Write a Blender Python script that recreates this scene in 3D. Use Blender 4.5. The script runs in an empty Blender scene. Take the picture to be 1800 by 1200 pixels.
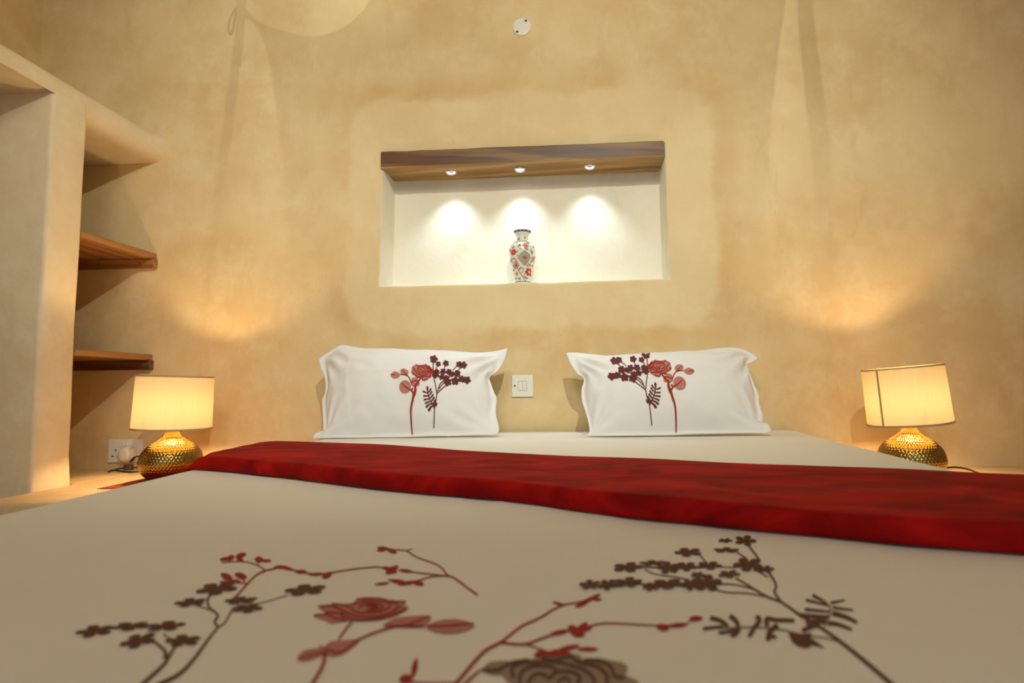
import bpy, bmesh, math, random
from mathutils import Vector, Matrix, noise
from mathutils.bvhtree import BVHTree

S = bpy.context.scene
COL = S.collection
random.seed(7)

# ------------------------------------------------------------------ camera
CAM = Vector((0.0, -2.27, 0.746))
F = 1000.0
PPX = 963.0                            # principal point (the photograph is a little cropped)
yv = Vector((1025 - PPX, -78, -1000)).normalized()
ROLL = 0.017
up = Vector((-math.sin(ROLL), math.cos(ROLL), 0))
zv = (up - up.dot(yv) * yv).normalized()
xv = yv.cross(zv)
ROT = Matrix((xv, yv, zv))            # camera space -> world
cd = bpy.data.cameras.new('camera')
cd.sensor_width = 36; cd.lens = 20; cd.clip_start = 0.01
cd.shift_x = (900.0 - PPX) / 1800.0
cd.dof.use_dof = True; cd.dof.focus_distance = 1.9; cd.dof.aperture_fstop = 5.0
cam = bpy.data.objects.new('camera', cd); COL.objects.link(cam)
cam.matrix_world = Matrix.Translation(CAM) @ ROT.to_4x4()
S.camera = cam

# ------------------------------------------------------------------ world, lights, exposure
S.view_settings.view_transform = 'Standard'; S.view_settings.look = 'None'
S.view_settings.exposure = 0.0; S.view_settings.gamma = 1.0
S.view_settings.use_curve_mapping = False
S.cycles.use_denoising = True
S.cycles.max_bounces = 10; S.cycles.diffuse_bounces = 5
S.cycles.sample_clamp_indirect = 6.0
W = bpy.data.worlds.new('world'); S.world = W; W.use_nodes = True
W.node_tree.nodes['Background'].inputs[0].default_value = (0.89, 0.97, 1.0, 1)
W.node_tree.nodes['Background'].inputs[1].default_value = 0.80

def light(name, typ, loc, energy, color, **kw):
    l = bpy.data.lights.new(name, typ); l.energy = energy; l.color = color
    tgt = kw.pop('target', None)
    for k, v in kw.items(): setattr(l, k, v)
    o = bpy.data.objects.new(name, l); COL.objects.link(o); o.location = loc
    if tgt is not None:
        o.rotation_euler = (Vector(tgt) - Vector(loc)).to_track_quat('-Z', 'Y').to_euler()
    return o

WASH_LOC = Vector((0.32, -2.60, 2.62))
light('ceiling_spot', 'SPOT', WASH_LOC, 135, (1.0, 0.98, 0.78), spot_size=math.radians(90), spot_blend=0.95,
      shadow_soft_size=0.014, target=(-0.32, 0.0, 1.72))
light('soft_wall_fill', 'SPOT', (-0.35, -2.75, 2.55), 78, (1.0, 0.98, 0.80), spot_size=math.radians(94), spot_blend=0.95,
      shadow_soft_size=0.30, target=(-0.25, 0.0, 1.72))  # added unseen soft spot, weakens and blurs the pillow shadows on the wall
light('soft_room_fill', 'AREA', (0.0, -3.3, 2.75), 9, (1.0, 0.95, 0.86), shape='RECTANGLE', size=1.8, size_y=0.9, target=(0.0, -0.4, 1.1))  # added unseen area light, soft fill for wall and bed
NICHE_POWER = 6.2
BULB = 470.0

# ------------------------------------------------------------------ helpers
def ray(px, py):
    return (ROT @ Vector((px - PPX, 600.0 - py, -F))).normalized()
def on_y(px, py, y=0.0):
    d = ray(px, py); return CAM + d * ((y - CAM.y) / d.y)
def on_z(px, py, z):
    d = ray(px, py); return CAM + d * ((z - CAM.z) / d.z)
def on_x(px, py, x):
    d = ray(px, py); return CAM + d * ((x - CAM.x) / d.x)

def empty(name, loc, label, cat, group=None):
    o = bpy.data.objects.new(name, None); COL.objects.link(o); o.location = loc
    o.empty_display_size = 0.05
    tag(o, label, cat, group); return o
def tag(o, label, cat, group=None):
    o['label'] = label; o['category'] = cat
    if group: o['group'] = group
    return o
def obj(name, bm, mats, parent=None, smooth=True, recalc=True, label=None):
    """bm is in world coordinates; parented objects keep their world place."""
    if recalc: bmesh.ops.recalc_face_normals(bm, faces=bm.faces)
    me = bpy.data.meshes.new(name)
    if parent is not None:
        off = parent_origin(parent)
        bmesh.ops.translate(bm, verts=bm.verts, vec=-off)
    bm.to_mesh(me); bm.free()
    for p in me.polygons: p.use_smooth = smooth
    if not isinstance(mats, (list, tuple)): mats = [mats]
    for m in mats: me.materials.append(m)
    o = bpy.data.objects.new(name, me); COL.objects.link(o)
    if parent is not None: o.parent = parent
    if label: o['label'] = label
    return o
def parent_origin(p):
    v = Vector((0, 0, 0))
    while p is not None:
        v = v + Vector(p.location); p = p.parent
    return v
def struct(name, bm, mats, smooth=False):
    o = obj(name, bm, mats, None, smooth); o['kind'] = 'structure'; return o

def box(bm, x0, x1, y0, y1, z0, z1, bev=0.0, seg=2):
    r = bmesh.ops.create_cube(bm, size=1.0)
    vs = r['verts']
    for v in vs:
        v.co = Vector(((x0 + x1) / 2 + v.co.x * (x1 - x0), (y0 + y1) / 2 + v.co.y * (y1 - y0), (z0 + z1) / 2 + v.co.z * (z1 - z0)))
    if bev > 0:
        es = list({e for v in vs for e in v.link_edges})
        bmesh.ops.bevel(bm, geom=es, offset=bev, segments=seg, affect='EDGES', profile=0.5)
    return bm
def lathe(bm, prof, n, c=(0, 0, 0), M=None, close=False):
    rings = []
    for (r, z) in prof:
        ring = []
        for i in range(n):
            a = 2 * math.pi * i / n
            p = Vector((r * math.cos(a), r * math.sin(a), z))
            if M is not None: p = M @ p
            ring.append(bm.verts.new(p + Vector(c)))
        rings.append(ring)
    for j in range(len(rings) - 1):
        for i in range(n):
            bm.faces.new((rings[j][i], rings[j][(i + 1) % n], rings[j + 1][(i + 1) % n], rings[j + 1][i]))
    if close:
        bm.faces.new(rings[0][::-1]); bm.faces.new(rings[-1])
    return rings
def tube(bm, pts, r, n=8, caps=True):
    pts = [Vector(p) for p in pts]
    rings = []
    prev = None
    for i, p in enumerate(pts):
        t = (pts[min(i + 1, len(pts) - 1)] - pts[max(i - 1, 0)]).normalized()
        if prev is None:
            a = Vector((0, 0, 1)) if abs(t.z) < 0.9 else Vector((1, 0, 0))
            u = t.cross(a).normalized()
        else:
            u = (prev - t * prev.dot(t)).normalized()
        prev = u; w = t.cross(u)
        rr = r(i / (len(pts) - 1)) if callable(r) else r
        rings.append([bm.verts.new(p + (u * math.cos(2 * math.pi * k / n) + w * math.sin(2 * math.pi * k / n)) * rr) for k in range(n)])
    for j in range(len(rings) - 1):
        for k in range(n):
            bm.faces.new((rings[j][k], rings[j][(k + 1) % n], rings[j + 1][(k + 1) % n], rings[j + 1][k]))
    if caps:
        bm.faces.new(rings[0][::-1]); bm.faces.new(rings[-1])
def spline(pts, n=8):
    """Catmull-Rom through points of any dimension (tuples)."""
    P = [Vector(p) for p in pts]
    if len(P) < 3: 
        return [P[0].lerp(P[-1], i / n) for i in range(n + 1)]
    out = []
    for i in range(len(P) - 1):
        p0 = P[i - 1] if i > 0 else P[0] * 2 - P[1]
        p3 = P[i + 2] if i + 2 < len(P) else P[-1] * 2 - P[-2]
        p1, p2 = P[i], P[i + 1]
        for k in range(n):
            t = k / n
            out.append(0.5 * ((2 * p1) + (p2 - p0) * t + (2 * p0 - 5 * p1 + 4 * p2 - p3) * t * t + (3 * p1 - p0 - 3 * p2 + p3) * t ** 3))
    out.append(P[-1])
    return out
def interp(x, xs, ys):
    if x <= xs[0]: return ys[0] + (ys[1] - ys[0]) * (x - xs[0]) / (xs[1] - xs[0])
    for i in range(len(xs) - 1):
        if x <= xs[i + 1] or i == len(xs) - 2:
            return ys[i] + (ys[i + 1] - ys[i]) * (x - xs[i]) / (xs[i + 1] - xs[i])
def nz(x, y, z=0.0): return noise.noise(Vector((x, y, z)))

# ------------------------------------------------------------------ materials
def newmat(name):
    m = bpy.data.materials.new(name); m.use_nodes = True
    nt = m.node_tree; b = nt.nodes['Principled BSDF']
    return m, nt, b
def node(nt, typ, ins=None, **props):
    n = nt.nodes.new(typ)
    for k, v in props.items(): setattr(n, k, v)
    for k, v in (ins or {}).items():
        if hasattr(v, 'is_output'): nt.links.new(v, n.inputs[k])
        else: n.inputs[k].default_value = v
    return n
def math_(nt, op, a, b=0.0, c=None, clamp=False):
    ins = {0: a, 1: b}
    if c is not None: ins[2] = c
    return node(nt, 'ShaderNodeMath', ins, operation=op, use_clamp=clamp).outputs[0]
def mix(nt, fac, a, b, blend='MIX'):
    n = nt.nodes.new('ShaderNodeMix'); n.data_type = 'RGBA'; n.blend_type = blend
    for k, v in ((0, fac), (6, a), (7, b)):
        if hasattr(v, 'is_output'): nt.links.new(v, n.inputs[k])
        elif k == 0: n.inputs[0].default_value = v
        else: n.inputs[k].default_value = tuple(v) + ((1,) if len(v) == 3 else ())
    return n.outputs[2]
def coords(nt, scale=(1, 1, 1), rot=(0, 0, 0)):
    tc = node(nt, 'ShaderNodeTexCoord')
    mp = node(nt, 'ShaderNodeMapping', {0: tc.outputs['Object'], 2: rot, 3: scale})
    return mp.outputs[0]
def nnoise(nt, vec, scale, detail=4, rough=0.55, dist=0.0):
    return node(nt, 'ShaderNodeTexNoise', {'Vector': vec, 'Scale': scale, 'Detail': detail, 'Roughness': rough, 'Distortion': dist}).outputs['Fac']
def remap(nt, v, a, b, c=0.0, d=1.0):
    return node(nt, 'ShaderNodeMapRange', {0: v, 1: a, 2: b, 3: c, 4: d}, interpolation_type='SMOOTHSTEP').outputs[0]
def bump(nt, b, h, strength, dist=0.01):
    bn = node(nt, 'ShaderNodeBump', {'Height': h, 'Strength': strength, 'Distance': dist})
    nt.links.new(bn.outputs[0], b.inputs['Normal'])
def simple(name, col, rough=0.5, metal=0.0, **kw):
    m, nt, b = newmat(name)
    b.inputs['Base Color'].default_value = (*col, 1); b.inputs['Roughness'].default_value = rough
    b.inputs['Metallic'].default_value = metal
    for k, v in kw.items(): b.inputs[k.replace('_', ' ')].default_value = v
    n = nnoise(nt, coords(nt), 60, 3)
    c = mix(nt, n, tuple(x * 0.93 for x in col), tuple(min(1, x * 1.05) for x in col))
    nt.links.new(c, b.inputs['Base Color'])
    return m

def plaster(name, c_lo, c_mid, c_hi, ring=None, bumpk=0.25):
    m, nt, b = newmat(name)
    v = coords(nt)
    n1 = nnoise(nt, v, 1.6, 7, 0.62, 0.1)
    n2 = nnoise(nt, v, 5.0, 8, 0.68, 0.15)
    n3 = nnoise(nt, coords(nt, (3.0, 3.0, 1.1), (0, 0.5, 0)), 3.0, 6, 0.66, 0.2)
    col = mix(nt, remap(nt, n1, 0.34, 0.66), c_lo, c_mid)
    col = mix(nt, math_(nt, 'MULTIPLY', remap(nt, n2, 0.42, 0.72), 0.75), col, c_hi)
    col = mix(nt, math_(nt, 'MULTIPLY', remap(nt, n3, 0.53, 0.75), 0.35), col, tuple(x * f for x, f in zip(c_lo, (0.86, 0.76, 0.62))))
    n4 = nnoise(nt, coords(nt, (7.0, 7.0, 1.3)), 1.4, 6, 0.66, 0.1)
    col = mix(nt, math_(nt, 'MULTIPLY', remap(nt, n4, 0.5, 0.74), 0.32), col, tuple(x * f for x, f in zip(c_mid, (1.02, 0.90, 0.82))))
    h = math_(nt, 'ADD', math_(nt, 'MULTIPLY', n2, 0.6), math_(nt, 'MULTIPLY', nnoise(nt, v, 22, 6, 0.65), 0.25))
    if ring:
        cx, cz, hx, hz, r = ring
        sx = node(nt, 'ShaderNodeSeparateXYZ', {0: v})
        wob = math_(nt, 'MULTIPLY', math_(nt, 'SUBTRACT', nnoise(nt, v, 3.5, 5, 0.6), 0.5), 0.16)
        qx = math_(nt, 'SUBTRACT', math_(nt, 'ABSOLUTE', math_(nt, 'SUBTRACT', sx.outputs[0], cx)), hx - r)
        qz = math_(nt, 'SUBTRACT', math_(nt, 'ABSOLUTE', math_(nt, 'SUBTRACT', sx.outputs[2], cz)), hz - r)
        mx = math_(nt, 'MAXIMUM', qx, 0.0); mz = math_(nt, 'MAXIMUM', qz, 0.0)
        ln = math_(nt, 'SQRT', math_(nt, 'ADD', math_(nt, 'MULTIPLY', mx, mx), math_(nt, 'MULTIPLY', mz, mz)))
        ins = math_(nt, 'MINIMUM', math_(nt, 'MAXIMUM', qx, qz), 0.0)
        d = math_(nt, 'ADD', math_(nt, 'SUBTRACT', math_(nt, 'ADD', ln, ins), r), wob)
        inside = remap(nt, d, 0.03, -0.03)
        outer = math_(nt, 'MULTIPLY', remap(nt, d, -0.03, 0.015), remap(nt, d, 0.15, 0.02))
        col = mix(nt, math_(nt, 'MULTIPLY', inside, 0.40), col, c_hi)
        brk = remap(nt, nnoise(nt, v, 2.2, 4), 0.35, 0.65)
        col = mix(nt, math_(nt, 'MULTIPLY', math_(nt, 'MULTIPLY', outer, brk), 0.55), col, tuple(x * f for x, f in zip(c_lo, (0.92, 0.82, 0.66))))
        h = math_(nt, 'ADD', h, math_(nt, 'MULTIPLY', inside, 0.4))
    nt.links.new(col, b.inputs['Base Color'])
    b.inputs['Roughness'].default_value = 0.62
    b.inputs['Specular IOR Level'].default_value = 0.25
    bump(nt, b, h, bumpk, 0.02)
    return m

def wood(name, dark, midc, light_, axis=0, scale=1.0, rough=0.45):
    m, nt, b = newmat(name)
    st = [9.0, 9.0, 9.0]; st[axis] = 0.7
    v = coords(nt, tuple(s * scale for s in st))
    n1 = nnoise(nt, v, 1.0, 5, 0.6, 0.7)
    st2 = [60.0, 60.0, 60.0]; st2[axis] = 2.0
    n2 = nnoise(nt, coords(nt, tuple(s * scale for s in st2)), 1.5, 5, 0.6, 0.3)
    wv = node(nt, 'ShaderNodeTexWave', {'Vector': v, 'Scale': 0.9, 'Distortion': 5.0, 'Detail': 3.0, 'Detail Scale': 1.2},
              wave_type='BANDS', bands_direction='DIAGONAL').outputs['Fac']
    col = mix(nt, remap(nt, n1, 0.35, 0.68), dark, midc)
    col = mix(nt, math_(nt, 'MULTIPLY', remap(nt, wv, 0.45, 0.95), 0.45), col, light_)
    col = mix(nt, math_(nt, 'MULTIPLY', remap(nt, n2, 0.5, 0.75), 0.5), col, tuple(x * 0.45 for x in dark))
    nt.links.new(col, b.inputs['Base Color'])
    b.inputs['Roughness'].default_value = rough
    bump(nt, b, math_(nt, 'ADD', n2, wv), 0.15, 0.003)
    return m

def fabric(name, col, weave=900, rough=0.85, sheen=0.0, var=0.04, bumpk=0.05):
    m, nt, b = newmat(name)
    v = coords(nt)
    n = nnoise(nt, v, 6, 4)
    c = mix(nt, n, tuple(x * (1 - var) for x in col), tuple(min(1, x * (1 + var)) for x in col))
    nt.links.new(c, b.inputs['Base Color'])
    b.inputs['Roughness'].default_value = rough
    b.inputs['Specular IOR Level'].default_value = 0.2
    if sheen: b.inputs['Sheen Weight'].default_value = sheen
    bump(nt, b, nnoise(nt, v, weave, 2), bumpk, 0.001)
    return m

M_WALL = None
M_CREAM = plaster('cream_plaster', (0.70, 0.57, 0.38), (0.77, 0.66, 0.46), (0.82, 0.73, 0.55), None, 0.2)
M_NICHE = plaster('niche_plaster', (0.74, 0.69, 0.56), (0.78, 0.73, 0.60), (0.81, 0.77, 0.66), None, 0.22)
M_LEDGE = plaster('ledge_plaster', (0.66, 0.46, 0.25), (0.74, 0.56, 0.32), (0.80, 0.66, 0.42), None, 0.15)
M_BEAM_LIT = wood('lit_beam_underside', (0.26, 0.13, 0.035), (0.40, 0.23, 0.07), (0.58, 0.38, 0.15), 0)  # beam wood lightened to gold, painting in light bounced up from the niche
M_BEAM = wood('teak_beam', (0.075, 0.027, 0.010), (0.14, 0.058, 0.019), (0.34, 0.18, 0.055), 0)
M_SHELF = wood('teak_shelf', (0.20, 0.08, 0.022), (0.35, 0.16, 0.05), (0.50, 0.27, 0.09), 1)
M_BATTEN = wood('batten_wood', (0.22, 0.09, 0.03), (0.34, 0.15, 0.05), (0.52, 0.27, 0.09), 0)
M_BATTEN_D = wood('dark_batten_wood', (0.09, 0.035, 0.014), (0.14, 0.055, 0.02), (0.22, 0.10, 0.04), 0)
M_COTTON = fabric('white_cotton', (0.77, 0.775, 0.79), 700)
M_DUVET = fabric('duvet_cotton', (0.78, 0.76, 0.70), 700)
M_PLASTIC = simple('white_plastic', (0.80, 0.79, 0.74), 0.3)
M_PLUG = simple('ivory_plastic', (0.82, 0.76, 0.66), 0.4)
M_DARK = simple('dark_hole', (0.012, 0.011, 0.01), 0.5)
M_CORD = simple('black_cord', (0.014, 0.012, 0.011), 0.4)
M_CHROME = simple('chrome', (0.85, 0.85, 0.84), 0.18, 1.0)
M_SCREW = simple('screw', (0.10, 0.07, 0.05), 0.5, 0.6)
M_MAT = fabric('red_mat_weave', (0.30, 0.045, 0.03), 150, 0.9, 0.0, 0.3, 0.5)
M_FLOOR = simple('screed_floor', (0.38, 0.27, 0.17), 0.5)
M_CEIL = plaster('ceiling_plaster', (0.62, 0.5, 0.34), (0.68, 0.56, 0.40), (0.72, 0.62, 0.46))
M_RED = fabric('red_thread', (0.33, 0.028, 0.020), 900)
M_BROWN = fabric('brown_thread', (0.125, 0.055, 0.034), 900)
M_MAROON = fabric('maroon_thread', (0.12, 0.030, 0.030), 900)

def halftone(name, a, c, freq):
    """net stitch: thread dots over the cloth colour"""
    m, nt, b = newmat(name)
    v = coords(nt, (freq, freq, freq), (0.0, 0.0, 0.7))
    w1 = node(nt, 'ShaderNodeTexWave', {'Vector': v, 'Scale': 1.0}, bands_direction='X').outputs['Fac']
    w2 = node(nt, 'ShaderNodeTexWave', {'Vector': v, 'Scale': 1.0}, bands_direction='Y').outputs['Fac']
    f = remap(nt, math_(nt, 'ADD', w1, w2), 0.4, 1.5)
    nt.links.new(mix(nt, f, a, c), b.inputs['Base Color'])
    b.inputs['Roughness'].default_value = 0.9; b.inputs['Specular IOR Level'].default_value = 0.2
    return m
M_PINK = halftone('red_net_stitch', (0.34, 0.075, 0.06), (0.58, 0.30, 0.25), 190)
M_TAUPE = halftone('brown_net_stitch', (0.17, 0.10, 0.07), (0.42, 0.33, 0.26), 190)

def velvet():
    m, nt, b = newmat('red_velvet')
    v = coords(nt)
    n = nnoise(nt, coords(nt, (2.2, 5.0, 5.0)), 2.5, 6, 0.6, 1.2)
    c = mix(nt, remap(nt, n, 0.35, 0.72), (0.20, 0.0015, 0.002), (0.44, 0.006, 0.004))
    nt.links.new(c, b.inputs['Base Color'])
    b.inputs['Roughness'].default_value = 0.8
    b.inputs['Specular IOR Level'].default_value = 0.1
    b.inputs['Sheen Weight'].default_value = 0.06
    b.inputs['Sheen Roughness'].default_value = 0.4
    b.inputs['Sheen Tint'].default_value = (0.9, 0.12, 0.08, 1)
    h = math_(nt, 'ADD', math_(nt, 'MULTIPLY', n, 2.0), nnoise(nt, v, 500, 2))
    bump(nt, b, h, 0.25, 0.002)
    return m
M_VELVET = velvet()

def shade_mat():
    m = bpy.data.materials.new('shade_fabric'); m.use_nodes = True
    nt = m.node_tree; nt.nodes.clear()
    out = node(nt, 'ShaderNodeOutputMaterial')
    n = nnoise(nt, coords(nt, (90, 90, 3)), 3, 4, 0.6)
    c = mix(nt, n, (0.60, 0.47, 0.27), (0.72, 0.59, 0.37))
    d = node(nt, 'ShaderNodeBsdfDiffuse', {0: c}); t = node(nt, 'ShaderNodeBsdfTranslucent', {0: c})
    mx = node(nt, 'ShaderNodeMixShader', {0: 0.108, 1: d.outputs[0], 2: t.outputs[0]})
    nt.links.new(mx.outputs[0], out.inputs[0])
    return m
M_SHADE = shade_mat()
M_TRIM = fabric('shade_trim_fabric', (0.42, 0.30, 0.16), 400)
def emit(name, col, st):
    m = bpy.data.materials.new(name); m.use_nodes = True
    nt = m.node_tree; nt.nodes.clear()
    out = node(nt, 'ShaderNodeOutputMaterial'); e = node(nt, 'ShaderNodeEmission', {0: (*col, 1), 1: st})
    nt.links.new(e.outputs[0], out.inputs[0]); return m
M_BULB = emit('warm_bulb', (1.0, 0.64, 0.30), BULB)
M_LED = emit('led_lens', (0.93, 0.98, 1.0), 6.0)
def gold():
    m, nt, b = newmat('hammered_gold')
    n = nnoise(nt, coords(nt), 120, 3)
    nt.links.new(mix(nt, n, (0.27, 0.165, 0.04), (0.40, 0.26, 0.07)), b.inputs['Base Color'])
    b.inputs['Metallic'].default_value = 1.0; b.inputs['Roughness'].default_value = 0.13
    return m
M_GOLD = gold()

# ------------------------------------------------------------------ room shell
XL, XR, YF, ZC = -2.375, 2.35, -4.6, 2.85
nbl, nbr = on_y(667, 502), on_y(1176, 489)
ntl, ntr = on_y(674, 272), on_y(1167, 251)
rc = on_y(925, 378)
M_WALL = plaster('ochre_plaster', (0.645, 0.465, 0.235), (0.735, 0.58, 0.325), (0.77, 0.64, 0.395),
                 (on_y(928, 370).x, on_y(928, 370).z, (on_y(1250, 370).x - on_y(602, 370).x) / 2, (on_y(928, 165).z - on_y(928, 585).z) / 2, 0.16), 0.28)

def wall_back():
    bm = bmesh.new()
    D = 0.15
    cs = [Vector((p.x, 0, p.z)) for p in (nbl, nbr, ntr, ntl)]
    cen = sum(cs, Vector()) / 4
    def ring(off, y, k=10, wob=True):
        vs = []
        for i in range(4):
            a, b = cs[i], cs[(i + 1) % 4]
            for j in range(k):
                p = a.lerp(b, j / k)
                dx = off * (1 if p.x > cen.x else -1) if (i % 2 == 1 or j == 0) else 0
                dz = off * (1 if p.z > cen.z else -1) if (i % 2 == 0 or j == 0) else 0
                w = 0.0035 * nz(p.x * 9, p.z * 9, 3.1)
                vs.append(bm.verts.new((p.x + dx + (w if i % 2 else 0), y, p.z + dz + (0 if i % 2 else w))))
        return vs
    def skin(a, b, mi=0):
        n = len(a)
        for i in range(n):
            f = bm.faces.new((a[i], a[(i + 1) % n], b[(i + 1) % n], b[i])); f.material_index = mi
    r0 = ring(0.014, 0.0); r1 = ring(0.004, 0.004); r2 = ring(0.0, 0.014); r3 = ring(0.0, D - 0.015); r4 = ring(-0.005, D - 0.004); r5 = ring(-0.016, D)
    skin(r0, r1); skin(r1, r2, 1); skin(r2, r3, 1); skin(r3, r4, 1); skin(r4, r5, 1)
    f = bm.faces.new(r5); f.material_index = 1
    # outer face
    k = 10
    X0, X1, Z0, Z1 = XL - 0.2, XR + 0.2, -0.1, ZC + 0.1
    oc = [Vector((X0, 0, Z0)), Vector((X1, 0, Z0)), Vector((X1, 0, Z1)), Vector((X0, 0, Z1))]
    o = []; ob = []
    for i in range(4):
        for j in range(k):
            p = oc[i].lerp(oc[(i + 1) % 4], j / k); o.append(bm.verts.new(p)); ob.append(bm.verts.new(p + Vector((0, 0.3, 0))))
    skin(o, r0); skin(ob, o); bm.faces.new(ob)
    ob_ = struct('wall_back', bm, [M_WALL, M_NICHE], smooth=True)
    me = ob_.data
    me.set_sharp_from_angle(angle=math.radians(35))
wall_back()
bm = box(bmesh.new(), XL - 0.2, XL, YF, 0, 0, ZC); struct('wall_left', bm, M_WALL)
bm = box(bmesh.new(), XR, XR + 0.2, YF, 0, 0, ZC); struct('wall_right', bm, M_WALL)
bm = box(bmesh.new(), XL - 0.2, XR + 0.2, YF, 0, -0.1, 0); struct('floor', bm, M_FLOOR)
bm = box(bmesh.new(), XL - 0.2, XR + 0.2, YF, 0, ZC, ZC + 0.1); struct('ceiling', bm, M_CEIL)

# ------------------------------------------------------------------ built-in alcove unit on the left
LEDGE = 0.428
XF = on_y(281, 380).x
soff = on_y(270, 286).z
topz = on_y(284, 238).z
dy1 = (on_x(150, 300, XF).y + on_x(128, 700, XF).y) / 2
dy0 = (on_x(84, 300, XF).y + on_x(66, 700, XF).y) / 2
unit = empty('alcove_unit', (XF, -0.4, 0.0), 'cream plastered built-in alcove unit with a rounded top along the left wall', 'shelving unit')
# top slab with a bullnose front, extruded along Y
bm = bmesh.new()
th = topz - soff
prof = [(XL + 0.001, topz)]
RT, RL = 0.045, 0.058
for i in range(0, 11):
    a = math.pi / 2 - math.pi / 2 * i / 10
    prof.append((XF - RT + RT * math.cos(a), topz - RT + RT * math.sin(a)))
for i in range(0, 7):
    a = -math.pi / 2 * i / 6
    prof.append((XF - RL + RL * math.cos(a), soff + RL + RL * math.sin(a)))
prof += [(XL + 0.001, soff)]
ys = [-0.0005 - i * 0.08 for i in range(32)]
rows = []
for y in ys:
    e = max(0.0, 1.0 + y / 0.09)                       # flares into the back wall
    rows.append([bm.verts.new((x + (0.012 * e * e if x > XF - 0.06 else 0) + 0.004 * nz(x, y * 3, 1), y, z + 0.004 * nz(x * 2, y * 3, z * 2) + (0.012 * e * e if z > soff + 0.03 else 0) + (0.045 * min(1.0, max(0.0, (dy1 - 0.06 - y) / 0.05)) if z < soff + 0.03 else 0))) for x, z in prof])
n = len(prof)
for j in range(len(rows) - 1):
    for i in range(n):
        bm.faces.new((rows[j][i], rows[j][(i + 1) % n], rows[j + 1][(i + 1) % n], rows[j + 1][i]))
bm.faces.new(rows[0]); bm.faces.new(rows[-1][::-1])
o = obj('top_slab', bm, M_CREAM, unit); o.data.set_sharp_from_angle(angle=math.radians(40))
def pier(y0, y1):
    bm = bmesh.new()
    zs = [0.0, LEDGE] + [LEDGE + 0.1 * i for i in range(1, int((soff - LEDGE) / 0.1))] + [soff - 0.02, soff + 0.066]
    r = 0.014
    rows = []
    for z in zs:
        e = max(0.0, 1 - (z - LEDGE) / 0.05) * 0.006 if z >= LEDGE else 0.006
        w = lambda s: 0.004 * nz(z * 2.5, s * 5.0, 9.0)
        x1 = XF + e + w(1) * min(1, max(0, (soff - z) / 0.1)) + 0.001
        pts = [(XL + 0.001, y0 - e), (x1 - r, y0 - e + w(2))]
        for i in range(1, 5):
            a = -math.pi / 2 + math.pi / 2 * i / 5
            pts.append((x1 - r + r * math.cos(a), y0 - e + r + r * math.sin(a) + w(2)))
        for i in range(0, 5):
            a = math.pi / 2 * i / 5
            pts.append((x1 - r + r * math.cos(a), y1 + e - r + r * math.sin(a) + w(3)))
        pts += [(x1 - r, y1 + e + w(3)), (XL + 0.001, y1 + e)]
        rows.append([bm.verts.new((x, y, z)) for x, y in pts])
    n = len(rows[0])
    for j in range(len(rows) - 1):
        for i in range(n):
            bm.faces.new((rows[j][i], rows[j][(i + 1) % n], rows[j + 1][(i + 1) % n], rows[j + 1][i]))
    bm.faces.new(rows[0]); bm.faces.new(rows[-1][::-1])
    o = obj('divider', bm, M_CREAM, unit); o.data.set_sharp_from_angle(angle=math.radians(40))
pier(dy0, dy1)
pier(-1.75, -1.63)

# plaster bedside ledges
def ledge(name, x0, x1, y0, label):
    bm = box(bmesh.new(), x0, x1, y0, -0.0005, 0.0, LEDGE, 0.012, 3)
    o = obj(name, bm, M_LEDGE, None); tag(o, label, 'bedside ledge')
    o.data.set_sharp_from_angle(angle=math.radians(40))
ledge('bedside_ledge', XF + 0.016, -1.03, -0.70, 'ochre plastered bedside ledge between the bed and the alcove, under a red mat')
ledge('bedside_ledge', 0.90, XR - 0.001, -0.60, 'ochre plastered bedside ledge right of the bed, with no mat')
bm = box(bmesh.new(), XL + 0.001, XF + 0.001, dy1 + 0.013, -0.0005, 0.0, LEDGE, 0.0)
o = obj('alcove_base', bm, M_LEDGE, unit, smooth=False)

# shelves in the alcove
def shelf(zb, th, bat_h, mb, label):
    t = empty('wooden_shelf', (XF - 0.2, -0.15, zb), label, 'shelf')
    bm = box(bmesh.new(), XL + 0.003, XF - 0.004, dy1 + 0.004, -0.002, zb, zb + th, 0.003)
    for v in bm.verts:
        if v.co.x > XF - 0.02: v.co.x += 0.003 * nz(v.co.y * 9, 0, zb); 
    obj('board', bm, M_SHELF, t, smooth=False)
    bm = box(bmesh.new(), XL + 0.003, XF + 0.002, -0.026, -0.002, zb - bat_h, zb - 0.0005, 0.002)
    obj('batten', bm, mb, t, smooth=False)
    for fx in (0.06, 0.24):
        bm = bmesh.new()
        lathe(bm, [(0.0005, -0.0265), (0.004, -0.0265), (0.004, -0.024)], 10, (0, 0, 0), None)
        for v in bm.verts: v.co = Vector((XF - fx + v.co.x, v.co.z, zb - bat_h / 2 + v.co.y))
        obj('screw', bm, M_SCREW, t)
shelf(on_y(280, 456).z, 0.024, 0.038, M_BATTEN, 'upper wooden shelf in the plastered alcove, seen from below with a pale batten')
shelf(on_y(272, 633).z, 0.024, 0.040, M_BATTEN_D, 'lower wooden shelf in the plastered alcove with a dark batten, above the lamp')

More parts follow.
